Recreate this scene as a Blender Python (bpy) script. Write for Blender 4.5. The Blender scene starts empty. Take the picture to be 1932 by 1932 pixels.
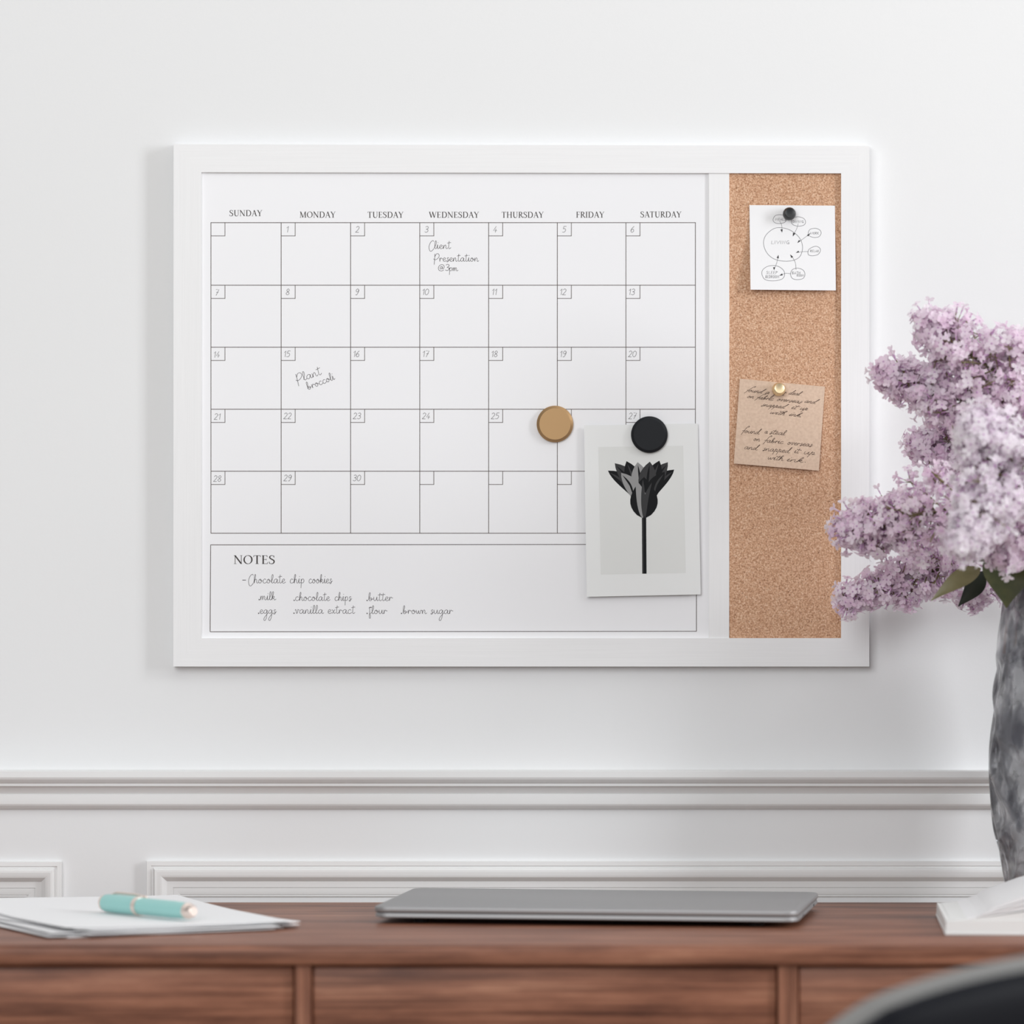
import bpy, bmesh, math, random
import numpy as np
from mathutils import Vector, Matrix

random.seed(7)
rng = np.random.default_rng(7)
SC = bpy.context.scene
COL = SC.collection

# ------------------------------------------------------------------ camera, world, lights, exposure
CAM_Y, CAM_Z = -4.525, 1.092          # camera distance from the wall, height
K = 0.4646e-3 / 4.5                   # metres per photo pixel, per metre of distance
cam = bpy.data.cameras.new('camera')
cam.sensor_width = 36.0
cam.lens = 36.0 / (1932 * K)
cam.clip_end = 50
cam.dof.use_dof = True
cam.dof.focus_distance = 4.505
cam.dof.aperture_fstop = 3.9
camo = bpy.data.objects.new('camera', cam)
COL.objects.link(camo)
camo.location = (0, CAM_Y, CAM_Z)
camo.rotation_euler = (math.pi / 2, 0, 0)
SC.camera = camo

w = bpy.data.worlds.new('daylight')
SC.world = w
w.use_nodes = True
bg = w.node_tree.nodes['Background']
bg.inputs['Color'].default_value = (0.955, 0.985, 0.985, 1)
bg.inputs['Strength'].default_value = 0.13


def area(name, loc, target, sx, sy, power, color):
    l = bpy.data.lights.new(name, 'AREA')
    l.shape = 'RECTANGLE'
    l.size, l.size_y = sx, sy
    l.energy = power
    l.color = color
    o = bpy.data.objects.new(name, l)
    COL.objects.link(o)
    o.location = loc
    o.rotation_euler = (Vector(target) - Vector(loc)).to_track_quat('-Z', 'Y').to_euler()
    return o


area('window_daylight', (3.5, -1.62, 2.05), (0, 0, 1.15), 0.58, 1.9, 92, (0.96, 0.975, 1.0))
area('overhead_fill', (0.5, -1.7, 2.85), (0.2, -1.2, 0), 3.6, 2.6, 33, (1.0, 0.985, 0.965))  # broad overhead fill added for soft ambient light, not a known ceiling lamp

area('front_left_fill', (-1.5, -4.6, 2.5), (0.35, 0, 1.1), 2.8, 2.2, 113, (0.97, 0.983, 1.0))  # fill added to brighten the scene from front left; no window built there

SC.view_settings.view_transform = 'Standard'
SC.view_settings.look = 'None'
SC.view_settings.gamma = 1.0
SC.view_settings.use_curve_mapping = False
SC.view_settings.exposure = -0.06


# ------------------------------------------------------------------ helpers
def S(Y):
    return K * (Y - CAM_Y)


def P(x, y, Y):
    """photo pixel -> point in the room at depth Y"""
    s = S(Y)
    return Vector(((x - 966) * s, Y, CAM_Z - (y - 966) * s))


class MB:
    def __init__(self):
        self.v, self.f, self.m = [], [], []

    def add(self, vs, fs, mi=0):
        b = len(self.v)
        self.v += [tuple(q) for q in vs]
        self.f += [tuple(i + b for i in f) for f in fs]
        self.m += [mi] * len(fs)

    def box(self, lo, hi, bevel=0.0, seg=2, mi=0, M=None):
        bm = bmesh.new()
        bmesh.ops.create_cube(bm, size=1)
        lo, hi = Vector(lo), Vector(hi)
        for q in bm.verts:
            q.co = Vector([lo[i] + (q.co[i] + .5) * (hi[i] - lo[i]) for i in range(3)])
        if bevel > 0:
            bmesh.ops.bevel(bm, geom=bm.edges[:], offset=bevel, segments=seg, affect='EDGES', profile=0.5)
        bm.verts.index_update()
        vs = [(M @ q.co if M else q.co) for q in bm.verts]
        self.add(vs, [[q.index for q in f.verts] for f in bm.faces], mi)
        bm.free()

    def lathe(self, prof, seg=32, M=None, mi=0, wob=None):
        """prof: (radius, z) from bottom to top around local z"""
        vs, fs = [], []
        n = len(prof)
        for j in range(seg):
            a = 2 * math.pi * j / seg
            for i, (r, z) in enumerate(prof):
                rr = r + (wob(a, z) if wob and r > 1e-5 else 0)
                q = Vector((rr * math.cos(a), rr * math.sin(a), z))
                vs.append(M @ q if M else q)
        for j in range(seg):
            k = (j + 1) % seg
            for i in range(n - 1):
                a, b, c, d = j * n + i, k * n + i, k * n + i + 1, j * n + i + 1
                if prof[i][0] < 1e-7:
                    fs.append((a, c, d))
                elif prof[i + 1][0] < 1e-7:
                    fs.append((a, b, d))
                else:
                    fs.append((a, b, c, d))
        self.add(vs, fs, mi)

    def tube(self, pts, r0, r1=None, seg=6, mi=0, caps=True):
        r1 = r0 if r1 is None else r1
        pts = [Vector(q) for q in pts]
        n = len(pts)
        vs, fs = [], []
        up = Vector((0.13, 0.31, 0.94))
        for i, q in enumerate(pts):
            t = (pts[min(i + 1, n - 1)] - pts[max(i - 1, 0)]).normalized()
            a = t.cross(up)
            if a.length < 1e-3:
                a = t.cross(Vector((1, 0, 0)))
            a.normalize()
            b = t.cross(a)
            r = r0 + (r1 - r0) * i / max(1, n - 1)
            for k in range(seg):
                an = 2 * math.pi * k / seg
                vs.append(q + a * (r * math.cos(an)) + b * (r * math.sin(an)))
        for i in range(n - 1):
            for k in range(seg):
                k2 = (k + 1) % seg
                fs.append((i * seg + k, i * seg + k2, (i + 1) * seg + k2, (i + 1) * seg + k))
        if caps:
            fs.append(tuple(range(seg)))
            fs.append(tuple((n - 1) * seg + k for k in range(seg)))
        self.add(vs, fs, mi)

    def build(self, name, mats, parent=None, origin=(0, 0, 0), smooth=False, recalc=True, attr=None):
        me = bpy.data.meshes.new(name)
        o = Vector(origin)
        if parent is not None:
            o = Vector(parent['_o'])
        me.from_pydata([tuple(Vector(q) - o) for q in self.v], [], self.f)
        if not isinstance(mats, (list, tuple)):
            mats = [mats]
        for m in mats:
            me.materials.append(m)
        for p, mi in zip(me.polygons, self.m):
            p.material_index = mi
        if attr is not None:
            a = me.attributes.new('tint', 'FLOAT', 'POINT')
            a.data.foreach_set('value', np.asarray(attr, dtype=np.float32))
        if recalc:
            bm = bmesh.new()
            bm.from_mesh(me)
            bmesh.ops.recalc_face_normals(bm, faces=bm.faces)
            bm.to_mesh(me)
            bm.free()
        if smooth is True:
            me.polygons.foreach_set('use_smooth', [True] * len(me.polygons))
        elif smooth:
            me.polygons.foreach_set('use_smooth', [True] * len(me.polygons))
            me.set_sharp_from_angle(angle=math.radians(smooth))
        ob = bpy.data.objects.new(name, me)
        COL.objects.link(ob)
        if parent is None:
            ob.location = o
        else:
            ob.parent = parent
        ob['_o'] = tuple(o)
        return ob


def thing(name, label, cat, loc, group=None):
    o = bpy.data.objects.new(name, None)
    o.empty_display_size = 0.05
    COL.objects.link(o)
    o.location = loc
    o['_o'] = tuple(loc)
    return tag(o, label, cat, group)


def tag(o, label, cat, group=None):
    o['label'] = label
    o['category'] = cat
    if group:
        o['group'] = group
    return o


def struct(o):
    o['kind'] = 'structure'
    return o


def catmull(pts, n=6):
    pts = [np.array(q, float) for q in pts]
    if len(pts) < 3:
        return pts
    out = []
    for i in range(len(pts) - 1):
        p0 = pts[i - 1] if i > 0 else 2 * pts[0] - pts[1]
        p1, p2 = pts[i], pts[i + 1]
        p3 = pts[i + 2] if i + 2 < len(pts) else 2 * pts[-1] - pts[-2]
        for k in range(n):
            t = k / n
            out.append(0.5 * (2 * p1 + (p2 - p0) * t + (2 * p0 - 5 * p1 + 4 * p2 - p3) * t * t
                              + (3 * p1 - p0 - 3 * p2 + p3) * t ** 3))
    out.append(pts[-1])
    return out


# ------------------------------------------------------------------ materials
def mat(name, col, rough=0.5, metal=0.0, **kw):
    m = bpy.data.materials.new(name)
    m.use_nodes = True
    b = m.node_tree.nodes['Principled BSDF']
    b.inputs['Base Color'].default_value = (*col, 1)
    b.inputs['Roughness'].default_value = rough
    b.inputs['Metallic'].default_value = metal
    for k, v in kw.items():
        b.inputs[k].default_value = v
    return m


def nodes(m):
    return m.node_tree.nodes, m.node_tree.links, m.node_tree.nodes['Principled BSDF']


def coords(m, scale=(1, 1, 1), rot=(0, 0, 0)):
    N, L, b = nodes(m)
    tc = N.new('ShaderNodeTexCoord')
    mp = N.new('ShaderNodeMapping')
    mp.inputs['Scale'].default_value = scale
    mp.inputs['Rotation'].default_value = rot
    L.new(tc.outputs['Object'], mp.inputs['Vector'])
    return mp.outputs['Vector']


def noise(m, vec, scale, detail=3, rough=0.5):
    N, L, b = nodes(m)
    n = N.new('ShaderNodeTexNoise')
    n.inputs['Scale'].default_value = scale
    n.inputs['Detail'].default_value = detail
    n.inputs['Roughness'].default_value = rough
    L.new(vec, n.inputs['Vector'])
    return n.outputs['Fac']


def ramp(m, fac, stops):
    N, L, b = nodes(m)
    r = N.new('ShaderNodeValToRGB')
    el = r.color_ramp.elements
    while len(el) < len(stops):
        el.new(0.5)
    for e, (p, c) in zip(el, stops):
        e.position = p
        e.color = (*c, 1)
    L.new(fac, r.inputs['Fac'])
    return r.outputs['Color']


def bump(m, fac, strength, dist=0.001):
    N, L, b = nodes(m)
    bp = N.new('ShaderNodeBump')
    bp.inputs['Strength'].default_value = strength
    bp.inputs['Distance'].default_value = dist
    L.new(fac, bp.inputs['Height'])
    L.new(bp.outputs['Normal'], b.inputs['Normal'])


def mixc(m, a, bcol, fac):
    N, L, b = nodes(m)
    x = N.new('ShaderNodeMix')
    x.data_type = 'RGBA'
    if isinstance(fac, float):
        x.inputs['Factor'].default_value = fac
    else:
        L.new(fac, x.inputs['Factor'])
    for sock, v in ((x.inputs['A'], a), (x.inputs['B'], bcol)):
        if isinstance(v, tuple):
            sock.default_value = (*v, 1)
        else:
            L.new(v, sock)
    return x.outputs['Result']


def to_base(m, c):
    N, L, b = nodes(m)
    L.new(c, b.inputs['Base Color'])


M_WALL = mat('wall_paint', (0.80, 0.805, 0.81), 0.75)
bump(M_WALL, noise(M_WALL, coords(M_WALL), 260, 4, 0.6), 0.12, 0.0006)
M_TRIM = mat('trim_paint', (0.80, 0.80, 0.795), 0.45)
M_FLOOR = mat('floor_boards', (0.46, 0.40, 0.34), 0.5)
to_base(M_FLOOR, ramp(M_FLOOR, noise(M_FLOOR, coords(M_FLOOR, (1, 14, 1)), 3, 4),
                      [(0.3, (0.40, 0.34, 0.28)), (0.7, (0.52, 0.46, 0.39))]))


def brushed_white(name, axis):
    m = mat(name, (0.83, 0.83, 0.835), 0.5)
    sc = (4, 300, 300) if axis == 'x' else (300, 300, 4)
    f = noise(m, coords(m, sc), 3.2, 3, 0.6)
    to_base(m, ramp(m, f, [(0.3, (0.825, 0.825, 0.83)), (0.7, (0.855, 0.855, 0.86))]))
    bump(m, f, 0.07, 0.0003)
    return m


M_FRAME_H = brushed_white('white_brushed_wood_h', 'x')
M_FRAME_V = brushed_white('white_brushed_wood_v', 'z')
M_PANEL = mat('white_board', (0.85, 0.85, 0.868), 0.35)
M_INK = mat('print_ink', (0.11, 0.088, 0.08), 0.6)
M_INK_SERIF = mat('heading_ink', (0.05, 0.042, 0.04), 0.6)
M_INK_GREY = mat('grey_ink', (0.26, 0.255, 0.26), 0.6)
M_INK_HAND = mat('marker_ink', (0.11, 0.10, 0.105), 0.6)
M_INK_BROWN = mat('brown_ink', (0.075, 0.04, 0.025), 0.6)
M_INK_PENCIL = mat('pencil_line', (0.20, 0.20, 0.21), 0.7)
M_INK_ARROW = mat('black_arrow_ink', (0.02, 0.02, 0.022), 0.6)

M_CORK = mat('cork', (0.5, 0.3, 0.18), 0.9)
_v = coords(M_CORK)
_a = noise(M_CORK, _v, 680, 4, 0.7)
_c = ramp(M_CORK, _a, [(0.30, (0.28, 0.13, 0.062)), (0.43, (0.52, 0.285, 0.165)), (0.55, (0.66, 0.405, 0.26)),
                       (0.70, (0.84, 0.63, 0.46))])
_b = noise(M_CORK, _v, 900, 2, 0.5)
_d = ramp(M_CORK, _b, [(0.27, (0.36, 0.30, 0.27)), (0.40, (1, 1, 1))])
N_, L_, B_ = nodes(M_CORK)
mx = N_.new('ShaderNodeMix')
mx.data_type = 'RGBA'
mx.blend_type = 'MULTIPLY'
mx.inputs['Factor'].default_value = 0.8
L_.new(_c, mx.inputs['A'])
L_.new(_d, mx.inputs['B'])
to_base(M_CORK, mx.outputs['Result'])
bump(M_CORK, _a, 0.4, 0.0008)

M_PAPER = mat('white_paper', (0.86, 0.86, 0.87), 0.7)
M_CARD = mat('photo_card', (0.80, 0.81, 0.805), 0.55)
M_KRAFT = mat('kraft_paper', (0.66, 0.49, 0.37), 0.8)
to_base(M_KRAFT, ramp(M_KRAFT, noise(M_KRAFT, coords(M_KRAFT), 420, 4),
                      [(0.3, (0.62, 0.45, 0.335)), (0.7, (0.72, 0.545, 0.415))]))
M_PIC = mat('print_grey', (0.72, 0.73, 0.715), 0.5)
M_PIC_DARK = mat('print_black', (0.012, 0.0125, 0.014), 0.8, 0.0, **{'Specular IOR Level': 0.15})
M_PIC_MID = mat('print_mid_grey', (0.05, 0.05, 0.052), 0.8, 0.0, **{'Specular IOR Level': 0.15})
M_PIC_LIGHT = mat('print_light_grey', (0.30, 0.30, 0.30), 0.8, 0.0, **{'Specular IOR Level': 0.15})
M_GOLD = mat('brushed_gold', (0.47, 0.295, 0.145), 0.45, 0.75)
M_GOLDPIN = mat('pale_gold', (0.86, 0.70, 0.44), 0.33, 0.8)
M_BLACK = mat('black_metal', (0.010, 0.0115, 0.0145), 0.5, 0.0, **{'Specular IOR Level': 0.25})
M_BLACKPIN = mat('black_plastic', (0.016, 0.018, 0.02), 0.35)

M_LAP = mat('grey_aluminium', (0.36, 0.36, 0.365), 0.55, 0.55)
bump(M_LAP, noise(M_LAP, coords(M_LAP), 1500, 2), 0.06, 0.0003)
M_LAPD = mat('dark_rubber', (0.02, 0.02, 0.022), 0.6)

M_TURQ = mat('turquoise_enamel', (0.34, 0.66, 0.63), 0.35)
M_ROSE = mat('rose_gold', (0.86, 0.74, 0.67), 0.3, 0.7)
M_LEATHER = mat('black_leather', (0.007, 0.008, 0.0115), 0.36)
bump(M_LEATHER, noise(M_LEATHER, coords(M_LEATHER), 500, 3), 0.15, 0.0005)
M_SHELL = mat('black_shell', (0.006, 0.007, 0.0115), 0.5, 0.0, **{'Specular IOR Level': 0.22})
M_GREYPAD = mat('grey_upholstery', (0.27, 0.268, 0.262), 0.85)
bump(M_GREYPAD, noise(M_GREYPAD, coords(M_GREYPAD), 900, 2), 0.2, 0.0005)
M_STEEL = mat('dark_steel', (0.05, 0.05, 0.055), 0.35, 0.8)
M_BOOKCOVER = mat('white_cloth_cover', (0.80, 0.80, 0.79), 0.7)
M_PAGE = mat('page_edges', (0.80, 0.805, 0.795), 0.75)
bump(M_PAGE, noise(M_PAGE, coords(M_PAGE, (1, 1, 900)), 3, 2), 0.25, 0.0004)


def wood(name, axis):
    m = mat(name, (0.3, 0.13, 0.08), 0.45, 0.0, **{'Specular IOR Level': 0.38})
    sc = {'x': (2.4, 15, 15), 'z': (15, 15, 2.4), 'y': (15, 2.4, 15)}[axis]
    v = coords(m, sc)
    a = noise(m, v, 3.0, 5, 0.62)
    v2 = coords(m, tuple(q * (0.55 if q < 5 else 5) for q in sc))
    b = noise(m, v2, 3.5, 3, 0.6)
    c = ramp(m, a, [(0.30, (0.135, 0.050, 0.029)), (0.44, (0.225, 0.090, 0.052)), (0.57, (0.29, 0.123, 0.073)),
                    (0.72, (0.39, 0.183, 0.112))])
    d = ramp(m, b, [(0.34, (0.52, 0.46, 0.43)), (0.56, (1.08, 1.08, 1.08))])
    N, L, B = nodes(m)
    x = N.new('ShaderNodeMix')
    x.data_type = 'RGBA'
    x.blend_type = 'MULTIPLY'
    x.inputs['Factor'].default_value = 1.0
    L.new(c, x.inputs['A'])
    L.new(d, x.inputs['B'])
    to_base(m, x.outputs['Result'])
    bump(m, b, 0.08, 0.0003)
    return m


M_WOODX = wood('walnut_long_grain', 'x')
M_WOODZ = wood('walnut_upright_grain', 'z')


def petal_mat(name, deep, pale):
    m = mat(name, pale, 0.55)
    N, L, b = nodes(m)
    at = N.new('ShaderNodeAttribute')
    at.attribute_name = 'tint'
    c = ramp(m, at.outputs['Fac'], [(0.0, deep), (1.0, pale)])
    to_base(m, c)
    tr = N.new('ShaderNodeBsdfTranslucent')
    L.new(c, tr.inputs['Color'])
    ms = N.new('ShaderNodeMixShader')
    ms.inputs['Fac'].default_value = 0.52
    L.new(b.outputs['BSDF'], ms.inputs[1])
    L.new(tr.outputs['BSDF'], ms.inputs[2])
    L.new(ms.outputs['Shader'], N['Material Output'].inputs['Surface'])
    return m


M_PETAL = petal_mat('lilac_petal', (0.91, 0.73, 0.865), (0.99, 0.95, 0.98))
M_PETAL_LIT = petal_mat('lit_lilac_petal', (0.93, 0.84, 0.92), (0.99, 0.97, 0.985))  # paler petal copy: window light on the front heads painted into the colour
M_THROAT = mat('purple_throat', (0.56, 0.34, 0.55), 0.6)
M_PEDICEL = mat('olive_pedicel', (0.22, 0.19, 0.085), 0.6)
M_STEM = mat('brown_green_stem', (0.10, 0.095, 0.045), 0.6)


def leaf_mat(name, col, col2):
    m = mat(name, col, 0.4)
    to_base(m, ramp(m, noise(m, coords(m), 60, 3), [(0.35, col), (0.65, col2)]))
    return m


M_LEAF = leaf_mat('green_leaf', (0.045, 0.052, 0.022), (0.075, 0.078, 0.030))
M_LEAFD = leaf_mat('dark_green_leaf', (0.012, 0.017, 0.012), (0.022, 0.028, 0.017))
M_LEAFO = leaf_mat('olive_leaf', (0.15, 0.135, 0.055), (0.20, 0.18, 0.085))

M_VASE = mat('smoky_glass', (0.27, 0.275, 0.295), 0.07)
N_, L_, B_ = nodes(M_VASE)
B_.inputs['Transmission Weight'].default_value = 0.72
B_.inputs['IOR'].default_value = 1.45
to_base(M_VASE, ramp(M_VASE, noise(M_VASE, coords(M_VASE, (1, 1, 0.7)), 42, 3, 0.6),
                     [(0.40, (0.20, 0.20, 0.225)), (0.50, (0.42, 0.425, 0.45)), (0.58, (0.86, 0.87, 0.89))]))

# ------------------------------------------------------------------ room
mb = MB()
mb.box((-3.2, 0, -0.02), (3.2, 0.12, 2.9))
struct(mb.build('wall_back', M_WALL))
mb = MB()
mb.box((-3.2, -5.6, -0.05), (3.2, 0.0, 0.0))
struct(mb.build('floor', M_FLOOR))


def mm(px):
    return px * 0.4672e-3


# chair rail: profile (photo row, projection in mm), swept along the wall
rail = [(1455, 0), (1455, 20.5), (1456, 21.5), (1467, 21.5), (1471, 20.6), (1475, 18.8), (1479, 16), (1479.5, 15.6), (1484, 15.6),
        (1484.4, 14.8), (1488, 11.4), (1494, 9), (1500.5, 7.6), (1501, 8.4), (1512, 8.8), (1519, 8.4), (1522, 7.6),
        (1526, 5.5), (1529, 2.6), (1530.5, 0)]
mb = MB()
vs, fs = [], []
for X in (-3.2, 3.2):
    for (py, d) in rail:
        vs.append((X, -d * 1.0e-3, CAM_Z - (py - 966) * 0.4646e-3))
n = len(rail)
for i in range(n - 1):
    fs.append((i, i + 1, n + i + 1, n + i))
fs += [tuple(range(n)), tuple(range(n, 2 * n))]
mb.add(vs, fs)
struct(mb.build('trim_1', M_TRIM, smooth=16))

# picture-frame panel mouldings under the rail: (distance from the outer edge in px, projection in mm)
pprof = [(0, 0), (0, 5.6), (0.6, 6.2), (8, 6.6), (8.8, 6.2), (9.2, 5.4), (12.4, 5.4), (12.8, 6.2), (14, 8.4), (16, 9.4),
         (20, 9.7), (25, 9.3), (30, 8.2), (34, 6.2), (38, 4.0), (41, 3.7), (49.5, 3.5), (50, 2.4), (51, 2.4), (51.4, 3.0),
         (56, 2.8), (63, 2.0), (63.4, 1.2), (65, 1.2), (65.4, 1.7), (67, 1.5), (67.4, 0.8), (68.5, 0.5), (69, 0)]


def panel_moulding(name, x0, x1, ztop, zbot):
    mb = MB()
    vs, fs = [], []
    n = len(pprof)
    for (cx, cz, ix, iz) in ((x0, ztop, 1, -1), (x1, ztop, -1, -1), (x1, zbot, -1, 1), (x0, zbot, 1, 1)):
        for (o, d) in pprof:
            vs.append((cx + ix * mm(o), -d * 0.85e-3, cz + iz * mm(o)))
    for c in range(4):
        e = (c + 1) % 4
        for i in range(n - 1):
            fs.append((c * n + i, c * n + i + 1, e * n + i + 1, e * n + i))
    mb.add(vs, fs)
    return struct(mb.build(name, M_TRIM, smooth=16))


WZ = lambda py: CAM_Z - (py - 966) * 0.467e-3
WX = lambda px: (px - 966) * 0.467e-3
panel_moulding('trim_2', WX(-1330), WX(116.5), WZ(1625.5), 0.16)
panel_moulding('trim_3', WX(277), WX(1760 + 300), WZ(1624.5), 0.16)

# ------------------------------------------------------------------ wall organiser board
YF = -0.0118          # frame front
YP = -0.0090         # calendar / cork surface
B0 = P(984, 1257, 0)
board = thing('wall_organizer', 'large white-framed wall calendar and cork board hung above the desk', 'wall organizer',
              (P(984, 765, YF).x, -0.002, P(984, 1257, YF).z))


def rail_member(q, m):
    """q: four image corners of the mitred member, outer pair first"""
    mb = MB()
    bm = bmesh.new()
    fr = [bm.verts.new(P(x, y, YF)) for x, y in q]
    bk = [bm.verts.new((v.co.x, -0.0005, v.co.z)) for v in fr]
    bm.faces.new(fr)
    bm.faces.new(bk[::-1])
    for i in range(4):
        j = (i + 1) % 4
        bm.faces.new((fr[i], fr[j], bk[j], bk[i]))
    bm.verts.index_update()
    mb.add([v.co for v in bm.verts], [[v.index for v in f.verts] for f in bm.faces])
    bm.free()
    return mb.build('frame_rail', m, board, smooth=30)


OUT = [(327.5, 272), (1640.5, 275), (1640, 1257.5), (327, 1257.5)]
INN = [(380, 325), (1587, 327), (1587, 1204), (380, 1204)]
rail_member([OUT[0], OUT[1], INN[1], INN[0]], M_FRAME_H)
rail_member([OUT[1], OUT[2], INN[2], INN[1]], M_FRAME_V)
rail_member([OUT[2], OUT[3], INN[3], INN[2]], M_FRAME_H)
rail_member([OUT[3], OUT[0], INN[0], INN[3]], M_FRAME_V)


def slab(name, x0, y0, x1, y1, Yfront, Yback, m, parent):
    a, b = P(x0, y0, Yfront), P(x1, y1, Yfront)
    mb = MB()
    mb.box((a.x, Yfront, b.z), (b.x, Yback, a.z))
    return mb.build(name, m, parent)




def rim(x, y):
    """the thin steel sheet bows forward a little along its left and lower edges"""
    return 0.0010 * (math.exp(-max(0, x - 380) / 7.0) + math.exp(-max(0, 1204 - y) / 7.0))


gx = [374, 377, 380, 382, 384, 386, 389, 392, 396, 400, 406, 500, 700, 900, 1100, 1250, 1340]
gy = [319, 450, 700, 950, 1100, 1170, 1180, 1186, 1190, 1194, 1197, 1199, 1201, 1203, 1205, 1210]
mb = MB()
vs = [P(x, y, YP - rim(x, y)) for y in gy for x in gx] + [P(x, y, -0.004) for y in (319, 1210) for x in (374, 1340)]
nx_ = len(gx)
nt = nx_ * len(gy)
fs = [(j * nx_ + i, j * nx_ + i + 1, (j + 1) * nx_ + i + 1, (j + 1) * nx_ + i) for j in range(len(gy) - 1) for i in range(nx_ - 1)]
fs += [(nt, nt + 2, nt + 3, nt + 1), tuple([nt, nt + 1] + list(range(nx_ - 1, -1, -1))),
       tuple([nt + 3, nt + 2] + list(range(nt - nx_, nt))),
       tuple([nt + 2, nt] + [j * nx_ for j in range(len(gy))]), tuple([nt + 1, nt + 3] + [j * nx_ + nx_ - 1 for j in range(len(gy) - 1, -1, -1)])]
mb.add(vs, fs)
panel = mb.build('calendar_panel', M_PANEL, board, smooth=30)
cork = slab('cork_panel', 1372, 319, 1593, 1210, YP, -0.004, M_CORK, board)
a, b = P(1337, 320, YF + 0.0011), P(1376, 1209, YF + 0.0011)
mb = MB()
mb.box((a.x, YF + 0.0011, b.z), (b.x, -0.004, a.z), 0.0004)
mb.build('divider_bar', M_FRAME_V, board)

# ------------------------------------------------------------------ lettering
INK = 0.00008


def flat(Y):
    return lambda x, y: P(x, y, Y)


def ribbon(mb, pts, wpx, surf, widths=None):
    """flat pen stroke, pts in photo px"""
    pts = [np.array(q, float) for q in pts]
    k = [pts[0]]
    for q in pts[1:]:
        if np.hypot(*(q - k[-1])) > 1e-4:
            k.append(q)
    pts = k
    if len(pts) < 2:
        return
    vs, fs = [], []
    n = len(pts)
    for i, q in enumerate(pts):
        t = pts[min(i + 1, n - 1)] - pts[max(i - 1, 0)]
        t = t / (np.hypot(*t) + 1e-9)
        nn = np.array((-t[1], t[0]))
        h = (widths[i] if widths is not None else wpx) / 2
        for s in (-1, 1):
            e = q + nn * h * s
            vs.append(surf(e[0], e[1]))
    for i in range(n - 1):
        fs.append((2 * i, 2 * i + 1, 2 * i + 3, 2 * i + 2))
    mb.add(vs, fs)


def poly(mb, pts, surf):
    mb.add([surf(x, y) for x, y in pts], [tuple(range(len(pts)))])


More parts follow.
